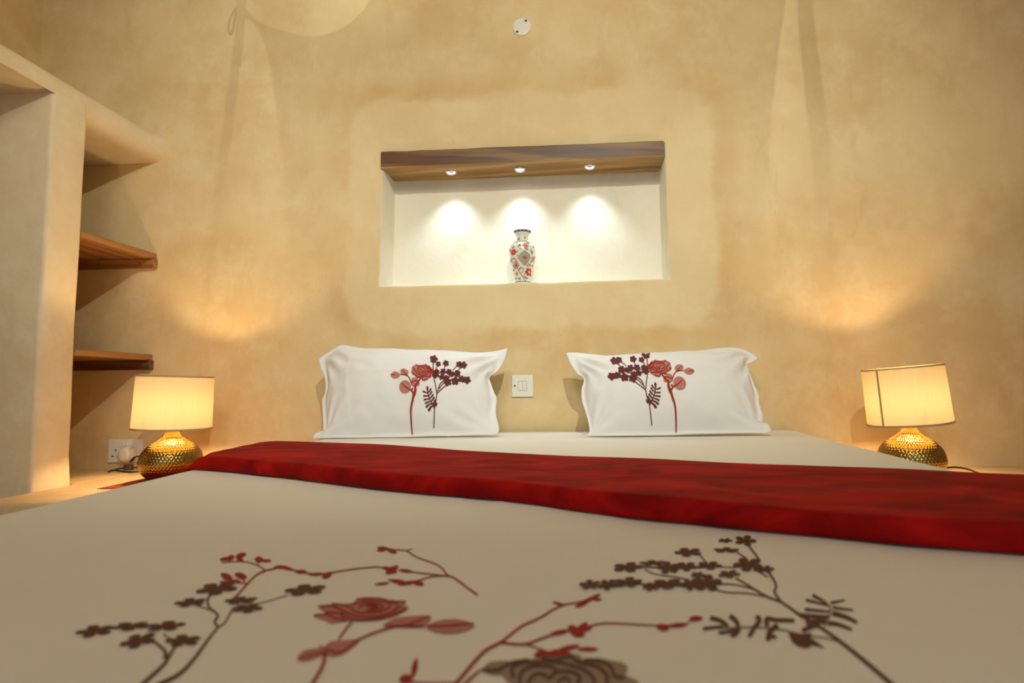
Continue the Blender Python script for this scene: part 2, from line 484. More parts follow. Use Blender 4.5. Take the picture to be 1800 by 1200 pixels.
# ------------------------------------------------------------------ beam, downlights, niche vase
bl, br = on_y(671, 297), on_y(1167, 277)
tl, tr = on_y(671, 268), on_y(1166, 249)
beam = empty('wooden_beam', ((bl.x + br.x) / 2, 0.06, bl.z), 'dark brown teak beam across the top of the lit wall niche', 'beam')
bm = bmesh.new()
N = 48
rows = []
YB = 0.148
for i in range(N + 1):
    t = i / N
    b = bl.lerp(br, t); p = tl.lerp(tr, t)
    w = 0.0022 * nz(t * 14, 0.3, 0); w2 = 0.003 * nz(t * 9, 5, 2)
    y0 = -0.012 + 0.002 * nz(t * 7, 8, 1)
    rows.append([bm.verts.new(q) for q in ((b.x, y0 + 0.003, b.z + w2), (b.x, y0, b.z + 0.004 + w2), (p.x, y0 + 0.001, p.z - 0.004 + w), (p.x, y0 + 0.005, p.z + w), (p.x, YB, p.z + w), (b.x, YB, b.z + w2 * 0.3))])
for j in range(N):
    for i in range(6):
        f = bm.faces.new((rows[j][i], rows[j][(i + 1) % 6], rows[j + 1][(i + 1) % 6], rows[j + 1][i]))
        if i in (0, 5): f.material_index = 1  # pale wood edge; underside painted golden with bounced niche light
bm.faces.new(rows[0]); bm.faces.new(rows[-1][::-1])
obj('timber', bm, [M_BEAM, M_BEAM_LIT], beam, smooth=False)
names = ('leftmost of the three small chrome downlights in the beam', 'middle one of the three chrome downlights in the beam, above the vase', 'rightmost of the three small chrome downlights in the beam')
for k, (px, py) in enumerate(((793, 306), (914, 300), (1037, 296))):
    yl = 0.062
    q = on_y(px, py, yl)
    t = (q.x - bl.x) / (br.x - bl.x); zz = bl.z + (br.z - bl.z) * t
    c = Vector((q.x, yl, zz - 0.0005))
    dl = empty('downlight', c, names[k], 'downlight', 'downlights under the niche beam')
    bm = bmesh.new(); lathe(bm, [(0.017, 0.002), (0.017, -0.004), (0.020, -0.0065), (0.025, -0.005), (0.026, 0.0)], 32, c)
    obj('ring', bm, M_CHROME, dl)
    bm = bmesh.new(); lathe(bm, [(0.0, 0.001), (0.010, 0.0005), (0.0165, -0.002)], 24, c)
    bmesh.ops.remove_doubles(bm, verts=bm.verts, dist=1e-5)
    obj('lens', bm, M_LED, dl)
    light('downlight_beam', 'SPOT', c + Vector((0, 0, -0.012)), NICHE_POWER, (0.74, 0.90, 1.0), spot_size=math.radians(98), spot_blend=1.0,
          shadow_soft_size=0.012, target=c + Vector((0, 0.012, -1)))

# vase
def vase():
    yv_ = 0.055
    zb = (nbl.z + nbr.z) / 2
    base = on_y(919, 496, yv_)
    tfrac = (base.x - nbl.x) / (nbr.x - nbl.x)
    zb = nbl.z + (nbr.z - nbl.z) * tfrac + 0.001
    c = Vector((base.x, yv_, zb))
    H = on_y(918, 406, yv_).z - zb
    k = H / 0.90
    # (radius, height) in units of the photo's 900 units = full height
    P = [(0.0, 0.0), (0.135, 0.0), (0.137, 0.02), (0.128, 0.04), (0.135, 0.10), (0.158, 0.20), (0.190, 0.32), (0.212, 0.43), (0.222, 0.52), (0.220, 0.58), (0.205, 0.635), (0.170, 0.68), (0.125, 0.715), (0.100, 0.745), (0.097, 0.78), (0.108, 0.83), (0.128, 0.865), (0.142, 0.878), (0.144, 0.89), (0.138, 0.90), (0.118, 0.893), (0.095, 0.84), (0.085, 0.78), (0.085, 0.72)]
    pr = [(p.x * k, p.y * k) for p in spline([(a, b, 0) for a, b in P], 4)]
    pr = [(max(r, 0.0), z) for r, z in pr]
    v = empty('porcelain_vase', c, 'white porcelain vase painted with red and pink flowers, standing in the lit niche', 'vase')
    glaze = simple('vase_glaze', (0.80, 0.78, 0.70), 0.15)
    bm = bmesh.new(); lathe(bm, pr, 48, c); bmesh.ops.remove_doubles(bm, verts=bm.verts, dist=1e-5)
    obj('body', bm, glaze, v)
    outer = [(r, z) for r, z in pr[:int(len(pr) * 18 / 23)]]
    def rad(z):
        for i in range(4, len(outer) - 1):
            if outer[i][1] <= z <= outer[i + 1][1] and outer[i + 1][1] > outer[i][1]:
                t = (z - outer[i][1]) / (outer[i + 1][1] - outer[i][1]); return outer[i][0] + t * (outer[i + 1][0] - outer[i][0])
        return outer[-1][0]
    a0 = math.atan2(CAM.y - c.y, CAM.x - c.x)
    def pt(u, w, off):           # u, w in photo units (right, up)
        z = max(0.0005, min(w * k, 0.895 * k)); r = rad(z)
        s = max(-1.5, min(1.5, u * k / r))
        a = a0 + math.asin(max(-1, min(1, s))) if abs(s) < 1 else a0 + s
        r += off
        return c + Vector((r * math.cos(a), r * math.sin(a), z))
    def disc(bm, u, w, ru, rw, off, lobes=0, amp=0.0, n=24, rot=0.0):
        cv = bm.verts.new(pt(u, w, off)); mid = []; ring = []
        for i in range(n):
            a = 2 * math.pi * i / n
            q = 1 + amp * math.cos(lobes * a)
            x, y = ru * q * math.cos(a), rw * q * math.sin(a)
            x, y = x * math.cos(rot) - y * math.sin(rot), x * math.sin(rot) + y * math.cos(rot)
            ring.append(bm.verts.new(pt(u + x, w + y, off))); mid.append(bm.verts.new(pt(u + x * .5, w + y * .5, off)))
        for i in range(n):
            j = (i + 1) % n
            bm.faces.new((cv, mid[i], mid[j])); bm.faces.new((mid[i], ring[i], ring[j], mid[j]))
    def ribbon(bm, pts, w_, off):
        P = spline([(a, b, 0) for a, b in pts], 5); L = []
        for i, p in enumerate(P):
            t = (P[min(i + 1, len(P) - 1)] - P[max(i - 1, 0)]).normalized(); nn = Vector((-t.y, t.x, 0)) * w_ / 2
            L.append((bm.verts.new(pt(p.x + nn.x, p.y + nn.y, off)), bm.verts.new(pt(p.x - nn.x, p.y - nn.y, off))))
        for i in range(len(L) - 1): bm.faces.new((L[i][0], L[i + 1][0], L[i + 1][1], L[i][1]))
    g = lambda n_, c_: simple(n_, c_, 0.2)
    red, pink, green, grey, blue, yel = g('vase_red', (0.55, 0.07, 0.02)), g('vase_pink', (0.62, 0.28, 0.28)), g('vase_green', (0.20, 0.27, 0.20)), g('vase_grey', (0.33, 0.36, 0.31)), g('vase_blue', (0.04, 0.07, 0.18)), g('vase_yellow', (0.65, 0.42, 0.15))
    brown = g('vase_brown', (0.12, 0.06, 0.03))
    e = 0.0004
    # bands
    for nm, z0, z1, mt, lab in (('rim_band', 0.862, 0.892, blue, 'blue patterned rim band'), ('foot_band', 0.002, 0.025, blue, 'blue foot band')):
        bm = bmesh.new(); pr2 = [(rad((z0 + (z1 - z0) * i / 4) * k) + 0.0006, (z0 + (z1 - z0) * i / 4) * k) for i in range(5)]
        if nm == 'foot_band': pr2 = [(0.1385 * k, 0.003 * k), (0.140 * k, 0.015 * k), (0.135 * k, 0.03 * k)]
        lathe(bm, pr2, 48, c); obj(nm, bm, mt, v, label=lab)
    bm = bmesh.new()
    for u in (-0.09, -0.03, 0.03, 0.09): disc(bm, u, 0.877, 0.012, 0.009, 0.0011, n=10)
    for u in (-0.06, 0.0, 0.06): disc(bm, u, 0.014, 0.012, 0.006, 0.0011, n=10)
    obj('band_pattern', bm, yel, v)['kind'] = 'stuff'
    U = lambda zx, zy: ((zx - 515) / 857.0, (990 - zy) / 857.0)
    def flower(zx, zy, r, mt, core, lab):
        bm = bmesh.new(); u, w = U(zx, zy); disc(bm, u, w, r, r * 1.1, 2 * e, 6, 0.14, 30); f = obj('painted_flower', bm, mt, v, label=lab)
        bm = bmesh.new(); disc(bm, u, w, r * 0.28, r * 0.3, 3.2 * e, n=10); obj('flower_centre', bm, core, f)
    white = g('vase_white', (0.8, 0.72, 0.66))
    flower(388, 560, 0.042, red, yel, 'red painted flower'); flower(600, 835, 0.055, red, white, 'red painted flower')
    flower(425, 745, 0.050, pink, brown, 'pink painted flower'); flower(560, 470, 0.045, pink, red, 'pink painted flower')
    flower(665, 650, 0.036, pink, red, 'pink painted flower'); flower(335, 515, 0.026, pink, red, 'pink painted flower')
    flower(430, 858, 0.026, yel, red, 'yellow painted flower'); flower(610, 740, 0.022, pink, red, 'pink painted flower')
    flower(350, 660, 0.026, pink, red, 'pink painted flower'); flower(385, 490, 0.022, yel, red, 'yellow painted flower')
    # medallion
    bm = bmesh.new(); mz = [U(*p) for p in ((545, 540), (575, 565), (612, 600), (618, 640), (590, 700), (545, 752), (500, 715), (465, 660), (468, 610), (505, 570))]
    mc = U(543, 645); cv = bm.verts.new(pt(*mc, 2 * e)); ins = [[bm.verts.new(pt(mc[0] + (a - mc[0]) * f, mc[1] + (b - mc[1]) * f, 2 * e)) for a, b in mz] for f in (0.5, 1.0)]
    for i in range(len(mz)):
        j = (i + 1) % len(mz); bm.faces.new((cv, ins[0][i], ins[0][j])); bm.faces.new((ins[0][i], ins[1][i], ins[1][j], ins[0][j]))
    med = obj('medallion', bm, grey, v, label='grey painted medallion with gold border')
    bm = bmesh.new(); ribbon(bm, mz + [mz[0]], 0.010, 3 * e); obj('medallion_border', bm, yel, med)
    bm = bmesh.new(); disc(bm, *U(542, 645), 0.034, 0.026, 3.2 * e, 5, 0.2, 20); obj('medallion_flower', bm, red, med)
    bm = bmesh.new()
    for zx, zy, a, b_, r in ((470, 470, .030, .016, .8), (575, 525, .028, .012, -.3), (600, 430, .026, .010, -.7), (665, 480, .024, .010, 1.2), (640, 560, .03, .010, -1), (635, 690, .022, .010, .6), (655, 740, .026, .010, 1.2), (480, 790, .032, .014, .9), (560, 915, .036, .014, -.4), (470, 930, .026, .012, 2.4), (340, 690, .024, .009, 1.4), (380, 800, .022, .010, 1.2), (440, 560, .02, .009, .4), (460, 350, .028, .010, .6), (550, 335, .024, .010, 1.4), (440, 420, .022, .008, .9), (690, 610, .02, .008, 1.2), (490, 520, .02, .01, 0.), (420, 920, .02, .009, 1.)):
        disc(bm, *U(zx, zy), a, b_, 1.5 * e, n=12, rot=r)
    obj('painted_leaves', bm, green, v)['kind'] = 'stuff'
    bm = bmesh.new()
    for pts in (((560, 968), (515, 910), (480, 850), (445, 800)), ((515, 910), (545, 860), (580, 840)), ((470, 350), (465, 385), (500, 395), (560, 400), (600, 440)), ((360, 640), (400, 650), (430, 690), (390, 700)), ((590, 770), (570, 740)), ((430, 380), (400, 430), (350, 460)), ((440, 600), (460, 640), (430, 660)), ((500, 850), (530, 800), (500, 780)), ((640, 590), (660, 560), (630, 520))):
        ribbon(bm, [U(*p) for p in pts], 0.009, 1.2 * e)
    obj('painted_branches', bm, brown, v)['kind'] = 'stuff'
vase()

# ------------------------------------------------------------------ bed
BED = 0.57
XLB, XRB, RB = -0.868, 0.722, 0.055       # flat limits of the top and the edge radius
YH, YT = -0.035, -2.02
def prof_at(u, r=RB):
    """u = arc coordinate across the bed (0 at x=0); returns x, z, normal x, normal z"""
    q = math.pi / 2 * r
    if u < 0:
        x0 = XLB; s = -u - (-x0); sg = -1
    else:
        x0 = XRB; s = u - x0; sg = 1
    if s <= 0: return u, BED, 0.0, 1.0
    if s < q:
        a = s / r; return x0 + sg * r * math.sin(a), BED - r + r * math.cos(a), sg * math.sin(a), math.cos(a)
    return x0 + sg * r, BED - r - (s - q), sg * 1.0, 0.0
def bed_sx(y): return 1.0 + 0.078 * (y + 1.0)      # the cover spreads a little towards the head
def bed_wave(u, y):
    w = 0.0022 * nz(u * 2.2, y * 2.6, 0.5) + 0.0012 * nz(u * 7 + y * 2, y * 5, 4.0)
    # the fold mark running down the middle of the cover
    w += 0.0011 * math.exp(-((u + 0.13 + 0.04 * (y + 1.4)) / 0.006) ** 2) * (1 if y > -1.75 else 0)
    # soft puckers along the edge of the blanket
    w += 0.0015 * nz(u * 16, y * 4, 7.7) * math.exp(-((y + 1.45) / 0.2) ** 2)
    return w
bed = empty('bed', (0, -1.0, 0), 'double bed under a white embroidered cover, against the back wall', 'bed')
bm = box(bmesh.new(), XLB + 0.06, XRB - 0.06, YT + 0.06, -0.03, 0.06, 0.27, 0.01); obj('base', bm, M_SHELF, bed, smooth=False)
bm = box(bmesh.new(), XLB + 0.03, XRB - 0.03, YT + 0.04, -0.04, 0.275, BED - 0.03, 0.04, 4); obj('mattress', bm, M_COTTON, bed)
for x in (XLB + 0.08, XRB - 0.08):
    for y in (YT + 0.12, -0.12):
        bm = box(bmesh.new(), x - 0.03, x + 0.03, y - 0.03, y + 0.03, 0.0, 0.06, 0.004); obj('leg', bm, M_SHELF, bed, smooth=False)
duvet = empty('duvet_cover', (0, -1.0, BED), 'white cotton bed cover embroidered with red roses and brown twigs', 'bed cover')
bm = bmesh.new()
us = [XLB - 0.36 + 0.36 * i / 16 for i in range(16)]
nu = 110
us += [XLB + (XRB - XLB) * i / nu for i in range(nu)]
us += [XRB + 0.36 * i / 16 for i in range(17)]
q = math.pi / 2 * 0.05
rows = []
ny = 150
vlist = [YH - (YH - YT) * j / ny for j in range(ny + 1)]
for j, y in enumerate(vlist):
    row = []
    for u in us:
        x, z, nx, nzz = prof_at(u)
        w = bed_wave(u, y)
        row.append(bm.verts.new(((x + nx * w) * bed_sx(y), y, z + nzz * w)))
    rows.append(row)
# foot end rolls down
for i in range(1, 10):
    row = []
    for u in us:
        x, z, nx, nzz = prof_at(u)
        w = bed_wave(u, YT)
        if i <= 5:
            a = math.pi / 2 * i / 5; yy = YT - 0.05 * math.sin(a); dz = -0.05 + 0.05 * math.cos(a)
        else:
            yy = YT - 0.05; dz = -0.05 - 0.06 * (i - 5)
        row.append(bm.verts.new(((x + nx * w) * bed_sx(YT), yy, max(0.24, z + nzz * w + dz) if z > 0.3 else z)))
    rows.append(row)
for j in range(len(rows) - 1):
    for i in range(len(us) - 1):
        bm.faces.new((rows[j][i], rows[j][i + 1], rows[j + 1][i + 1], rows[j + 1][i]))
bm.verts.index_update(); bm.verts.ensure_lookup_table()
BVH_BED = BVHTree.FromPolygons([v.co.copy() for v in bm.verts], [[v.index for v in f.verts] for f in bm.faces])
obj('cover_cloth', bm, M_DUVET, duvet)

# ------------------------------------------------------------------ embroidery: stitched shapes laid on the cloth
class Stitch:
    def __init__(s, bvh, off=0.0006):
        s.bvh = bvh; s.off = off; s.bm = bmesh.new(); s.lay = 0
    def p(s, x, y):
        d = ray(x, y); h = s.bvh.ray_cast(CAM, d)
        if h[0] is None: return None
        n = h[1] if h[1].dot(d) < 0 else -h[1]
        return s.bm.verts.new(h[0] + n * (s.off + s.lay * 0.00001))
    def poly(s, pts, smooth=3, step=0.6):
        P = spline([(a, b, 0) for a, b in pts] + [(pts[0][0], pts[0][1], 0)], smooth)[:-1] if smooth > 1 else [Vector((a, b, 0)) for a, b in pts]
        c = sum(P, Vector()) / len(P)
        s.lay += 1
        rings = []
        for f in (0.17, 0.34, 0.5, 0.67, 0.84, 1.0):
            rings.append([s.p(*(c + (q - c) * f)[:2]) for q in P])
        cv = s.p(c.x, c.y)
        if cv is None or any(v is None for r in rings for v in r): return
        n = len(P)
        for i in range(n):
            j = (i + 1) % n
            s.bm.faces.new((cv, rings[0][i], rings[0][j]))
            for a, b in ((0, 1), (1, 2), (2, 3), (3, 4), (4, 5)): s.bm.faces.new((rings[a][i], rings[b][i], rings[b][j], rings[a][j]))
    def ell(s, cx, cy, rx, ry, ang=0.0, tip=0.0, n=14):
        a = math.radians(ang); ca, sa = math.cos(a), math.sin(a); pts = []
        for i in range(n):
            t = 2 * math.pi * i / n; x = rx * math.cos(t); y = ry * math.sin(t) * (1 - tip * abs(math.cos(t)) ** 3)
            pts.append((cx + x * ca - y * sa, cy + x * sa + y * ca))
        s.poly(pts, 1)
    def line(s, pts, w0, w1=None, n=5):
        w1 = w0 if w1 is None else w1
        P = spline([(a, b, 0) for a, b in pts], n); s.lay += 1; L = []
        for i, p in enumerate(P):
            t = P[min(i + 1, len(P) - 1)] - P[max(i - 1, 0)]
            if t.length < 1e-6: continue
            t.normalize(); w = w0 + (w1 - w0) * i / (len(P) - 1)
            nn = Vector((-t.y, t.x, 0)) * w / 2
            a, b = s.p(p.x + nn.x, p.y + nn.y), s.p(p.x - nn.x, p.y - nn.y)
            if a is None or b is None: continue
            L.append((a, b))
        for i in range(len(L) - 1): s.bm.faces.new((L[i][0], L[i + 1][0], L[i + 1][1], L[i][1]))
    def blossom(s, cx, cy, rx, ry, shear=0.0, petals=5, rot=0.3):
        for k in range(petals):
            a = rot + 2 * math.pi * k / petals
            pts = []
            for i in range(12):
                t = 2 * math.pi * i / 12
                # petal in unit disc
                x = 0.57 + 0.45 * math.cos(t); y = 0.40 * math.sin(t) * (0.80 + 0.30 * math.cos(t))
                X = x * math.cos(a) - y * math.sin(a); Y = x * math.sin(a) + y * math.cos(a)
                pts.append((cx + X * rx - shear * Y * ry, cy + Y * ry - 0.0 * X))
            s.poly(pts, 1)
        s.ell(cx, cy, rx * 0.25, ry * 0.25, n=8)
    def done(s, name, mt, parent, label=None):
        return obj(name, s.bm, mt, parent, label=label)

def leaf_pair(st, x, y, s=1.0): pass

def bed_embroidery():
    A = lambda pts: [(100 + x / 3, 900 + y / 3) for x, y in pts]
    B = lambda pts: [(500 + x / 3, 900 + y / 3) for x, y in pts]
    C = lambda pts: [(960 + x / 3, 900 + y / 3) for x, y in pts]
    def E(st, f, x, y, rx, ry, a=0, tip=0.6):
        (cx, cy), = f([(x, y)]); k = 1.15 if rx < 100 else 1.0; st.ell(cx, cy, rx / 3 * k, ry / 3 * (k * k), a, tip)
    def Bl(st, f, x, y, rx, ry, shear=0.0, petals=5, rot=None):
        (cx, cy), = f([(x, y)]); st.blossom(cx, cy, rx / 3, ry / 3, shear, petals, random.uniform(0, 1.2) if rot is None else rot)
    def Ln(st, f, pts, w0, w1=None): st.line(f(pts), w0 / 3, (w1 if w1 is not None else w0) / 3)
    # --- red sprig, left
    s = Stitch(BVH_BED)
    Ln(s, A, [(905, 475), (945, 445), (1000, 385), (1050, 335), (1100, 310), (1145, 300), (1180, 290), (1240, 305), (1300, 320), (1380, 330), (1450, 320), (1560, 303), (1680, 291), (1750, 300)], 10, 7)
    Ln(s, A, [(1100, 310), (1060, 283), (980, 262), (865, 268)], 7, 4); Ln(s, A, [(1060, 283), (1065, 255)], 6)
    Ln(s, A, [(1000, 385), (975, 350)], 7); Ln(s, A, [(985, 378), (900, 368)], 6)
    for a in ((890, 248, 28, 8, -8), (915, 243, 20, 11, -25), (970, 230, 26, 10, -18), (965, 252, 18, 6, 10), (1065, 252, 20, 12, 0), (1105, 258, 24, 6, 0), (895, 343, 30, 13, 25), (970, 338, 30, 12, 18), (940, 367, 25, 7, 0), (885, 374, 24, 7, 5), (1180, 292, 32, 7, 0), (1217, 299, 28, 7, 14), (1287, 317, 28, 8, 0), (1370, 330, 38, 6, -3), (1425, 336, 26, 11, -28)):
        E(s, A, *a, 0.3)
    s.done('embroidered_sprig', M_RED, duvet, 'thin red sprig with small leaves')
    # --- red sprig, upper middle
    s = Stitch(BVH_BED)
    Ln(s, B, [(495, 198), (560, 200), (640, 205), (700, 240), (790, 272), (835, 300), (855, 330), (900, 352), (960, 397), (1020, 440)], 5, 10)
    Ln(s, B, [(640, 205), (678, 194)], 6, 3)
    for a in ((520, 192, 28, 7, 5), (565, 206, 26, 9, 22), (508, 205, 20, 4, 0)): E(s, B, *a, 0.3)
    Ln(s, B, [(600, 306), (690, 320), (780, 330), (865, 340)], 6, 8); E(s, B, 640, 312, 32, 7, 6, 0.3)
    for a in ((545, 300, 26, 8, 10), (575, 300, 26, 10, -30), (560, 315, 26, 10, -20), (570, 308, 22, 12, 30)): E(s, B, *a, 0.3)
    Ln(s, B, [(865, 338), (780, 342), (700, 364), (620, 372)], 8, 5)
    for a in ((590, 364, 40, 6, 5), (610, 373, 36, 6, 3), (645, 377, 42, 8, -10), (705, 377, 28, 10, 14), (515, 380, 36, 5, -5)): E(s, B, *a, 0.3)
    s.done('embroidered_sprig', M_RED, duvet, 'red sprig with a long bare stem')
    # --- red rose
    s = Stitch(BVH_BED)
    s.poly(B([(155, 548), (215, 533), (178, 503), (250, 487), (350, 483), (380, 462), (430, 450), (510, 455), (560, 466), (640, 470), (632, 490), (655, 510), (600, 545), (540, 565), (480, 576), (400, 580), (330, 578), (250, 590), (215, 575), (160, 556)]), 3)
    E(s, B, 875, 606, 130, 40, -2, 0.35)
    s.poly(B([(515, 600), (580, 563), (680, 550), (770, 550), (760, 585), (720, 610), (640, 614), (560, 606)]), 3)
    s.poly(B([(190, 738), (235, 690), (300, 680), (395, 675), (370, 710), (300, 757), (240, 765)]), 3)
    s.poly(B([(66, 775), (100, 735), (190, 720), (235, 735), (200, 757), (130, 787), (80, 788)]), 3)
    rose = s.done('embroidered_rose', M_PINK, duvet, 'red rose with net-stitched leaves')
    s = Stitch(BVH_BED, 0.0011)
    for pts, w in (([(155, 548), (215, 545), (260, 560), (330, 580)], 9), ([(215, 533), (300, 540), (360, 570), (460, 572), (560, 552), (640, 515)], 12), ([(180, 502), (250, 500), (300, 520), (380, 552), (480, 555), (560, 535), (600, 505)], 12),
                   ([(250, 487), (330, 500), (380, 530), (470, 535), (540, 515), (560, 490), (500, 475), (420, 476), (350, 495)], 10), ([(380, 462), (440, 460), (510, 460), (570, 480), (600, 490)], 8), ([(395, 515), (400, 498), (450, 488), (500, 492), (520, 505), (480, 520), (430, 522)], 10),
                   ([(430, 505), (460, 497), (490, 505), (450, 512)], 10), ([(560, 466), (590, 480), (640, 475)], 6), ([(600, 545), (580, 520), (620, 500)], 8), ([(330, 578), (300, 555), (310, 530)], 8),
                   ([(355, 583), (310, 640), (285, 680)], 13), ([(740, 608), (600, 606), (480, 640), (385, 680)], 13), ([(750, 607), (860, 605), (1000, 592)], 9), ([(530, 605), (640, 600), (765, 555)], 7),
                   ([(180, 712), (240, 735), (300, 745), (385, 678)], 10), ([(215, 745), (200, 820), (150, 905), (120, 950)], 22), ([(80, 780), (150, 757), (230, 745)], 7)):
        Ln(s, B, pts, w * 0.75)
    s.done('rose_outline', M_RED, rose)
    # --- red sprigs, lower middle
    s = Stitch(BVH_BED)
    E(s, B, 686, 825, 14, 40, 12, 0.4); E(s, B, 640, 885, 32, 20, -8, 0.2); Ln(s, B, [(655, 895), (690, 810), (700, 790)], 7, 4)
    Ln(s, B, [(660, 900), (760, 906), (900, 905)], 10)
    Ln(s, B, [(890, 925), (970, 830), (1040, 750), (1090, 715), (1140, 690), (1185, 655), (1250, 605), (1350, 558), (1420, 515), (1480, 490), (1540, 480), (1600, 462), (1665, 440)], 20, 6)
    Ln(s, B, [(1140, 692), (1260, 700), (1350, 672), (1410, 650), (1500, 628), (1560, 625), (1625, 600), (1690, 589), (1800, 592), (1950, 600), (2060, 598), (2120, 590)], 14, 7)
    Ln(s, B, [(1260, 700), (1310, 712), (1380, 738)], 9)
    Ln(s, B, [(930, 930), (1010, 855), (1045, 832)], 18, 8)
    for a in ((1570, 487, 36, 9, -24), (1610, 462, 24, 8, -25), (1640, 447, 26, 7, -25), (1645, 462, 26, 6, 5), (1445, 485, 30, 5, 15), (1450, 638, 46, 10, -12), (1525, 620, 30, 14, 25), (1545, 640, 36, 18, 15), (1570, 612, 34, 14, -40), (1590, 622, 30, 8, -15), (1355, 752, 36, 15, -14), (1420, 742, 34, 9, -15), (1500, 720, 52, 10, -12), (1600, 727, 50, 9, 0), (1440, 752, 60, 12, -4),
              (1995, 612, 30, 14, 12), (2075, 600, 45, 9, -5), (2170, 565, 32, 11, -3)): E(s, B, *a, 0.3)
    Ln(s, B, [(2120, 590), (2170, 567)], 5)
    s.done('embroidered_sprig', M_RED, duvet, 'large red sprig beside the brown rose')
    # --- brown rose at the bottom
    s = Stitch(BVH_BED)
    s.poly(B([(1040, 838), (1070, 800), (1130, 787), (1200, 790), (1300, 780), (1350, 768), (1400, 760), (1500, 747), (1560, 757), (1580, 782), (1650, 772), (1720, 785), (1790, 800), (1812, 830), (1800, 865), (1850, 885), (1870, 915), (1800, 945), (1500, 960), (1250, 950), (1180, 905), (1150, 865), (1090, 862)]), 2)
    br_ = s.done('embroidered_rose', M_TAUPE, duvet, 'brown net-stitched rose')
    s = Stitch(BVH_BED, 0.0011)
    for pts, w in (([(1045, 838), (1120, 840), (1200, 800), (1290, 785)], 16), ([(1210, 880), (1200, 830), (1260, 800), (1350, 800)], 16), ([(1240, 910), (1250, 850), (1310, 820), (1400, 820), (1450, 850)], 16), ([(1280, 920), (1310, 870), (1360, 860), (1400, 890)], 14), ([(1400, 880), (1440, 850), (1520, 850), (1560, 880), (1540, 910)], 18), ([(1350, 790), (1450, 800), (1560, 830), (1620, 870), (1640, 920)], 16), ([(1500, 760), (1560, 800), (1650, 820), (1700, 870), (1700, 920)], 18), ([(1580, 785), (1650, 790), (1720, 820), (1740, 870), (1790, 880)], 16), ([(1440, 905), (1480, 880), (1510, 905)], 14), ([(1360, 770), (1420, 785), (1500, 770)], 10)):
        Ln(s, B, pts, w)
    s.done('rose_outline', M_BROWN, br_)
    # --- brown twig, left
    s = Stitch(BVH_BED)
    Ln(s, A, [(520, 920), (640, 860), (720, 780), (800, 670), (850, 608)], 24, 10); Ln(s, A, [(850, 610), (832, 580), (848, 545), (800, 500), (798, 455), (815, 430)], 13, 10)
    Ln(s, A, [(440, 920), (560, 810), (605, 740), (630, 700)], 22, 10); Ln(s, A, [(568, 775), (572, 740), (520, 692), (470, 680)], 22, 8)
    Ln(s, A, [(625, 690), (560, 645)], 7); Ln(s, A, [(850, 608), (885, 585), (930, 505)], 8); Ln(s, A, [(930, 505), (1080, 480), (1220, 440)], 4, 4); Ln(s, A, [(805, 518), (740, 495)], 6)
    for a in ((200, 630, 95, 34, 1.2), (390, 605, 105, 24, 1.5), (570, 605, 100, 28, 1.5), (430, 682, 85, 42, 1.2), (665, 682, 95, 32, 0.6), (705, 480, 80, 24, 1.4), (845, 407, 105, 34, 1.2), (970, 470, 85, 20, 1.4), (1005, 512, 80, 24, 0.8), (1310, 415, 105, 30, 1.2)):
        Bl(s, A, *a)
    s.done('embroidered_twig', M_BROWN, duvet, 'brown twig with flat blossoms at the lower left')
    # --- brown twig, right
    s = Stitch(BVH_BED)
    Ln(s, C, [(1850, 935), (1700, 805), (1560, 692), (1460, 620), (1340, 545), (1240, 475)], 24, 12); Ln(s, C, [(1240, 475), (1170, 450), (1100, 410), (1045, 375), (1000, 350)], 12, 8)
    for pts, w in (([(1240, 475), (1205, 425), (1212, 385), (1170, 310)], 12), ([(1130, 262), (1100, 220), (1068, 178)], 10), ([(1170, 450), (1060, 430), (950, 425), (880, 405)], 7), ([(1100, 410), (1000, 385), (900, 382)], 7), ([(750, 360), (690, 345), (580, 330), (520, 305)], 6), ([(1060, 250), (1000, 208)], 7), ([(850, 272), (810, 230)], 7), ([(1000, 295), (900, 290)], 5), ([(1170, 345), (1110, 310)], 7), ([(700, 388), (600, 392), (460, 380), (300, 390)], 8), ([(800, 290), (620, 295), (470, 290)], 7), ([(1090, 310), (1170, 300)], 8)): Ln(s, C, pts, w)
    for a in ((1050, 152, 58, 28, -.2), (945, 152, 40, 12, 0), (750, 214, 74, 24, 0), (950, 203, 70, 14, 0), (860, 285, 70, 22, 0), (740, 290, 62, 24, 0), (645, 297, 60, 32, 0), (430, 295, 80, 26, .4), (560, 272, 70, 14, .8), (1065, 280, 80, 36, 0), (1160, 305, 44, 18, 0), (965, 332, 60, 20, .4), (850, 380, 78, 44, 0), (760, 387, 46, 32, 0), (800, 337, 40, 16, 0), (640, 385, 96, 26, .5), (555, 400, 46, 22, .5), (430, 377, 76, 26, .5), (325, 390, 52, 28, .3), (230, 390, 56, 24, .4)): Bl(s, C, *a)
    s.done('embroidered_twig', M_BROWN, duvet, 'brown twig with blossoms at the right')
    s = Stitch(BVH_BED)
    for pts, w in (([(1405, 440), (1480, 485), (1500, 530), (1465, 612)], 9), ([(1500, 482), (1575, 466)], 16), ([(1510, 505), (1620, 520)], 16), ([(1510, 535), (1580, 555), (1640, 585)], 28), ([(1485, 588), (1540, 595), (1612, 622)], 26), ([(1405, 440), (1475, 478)], 18), ([(1370, 465), (1485, 494)], 16), ([(1365, 515), (1495, 528)], 18), ([(1340, 548), (1490, 555)], 26), ([(1475, 575), (1370, 585)], 34), ([(1430, 590), (1350, 630)], 36)): Ln(s, C, pts, w, w * 0.6)
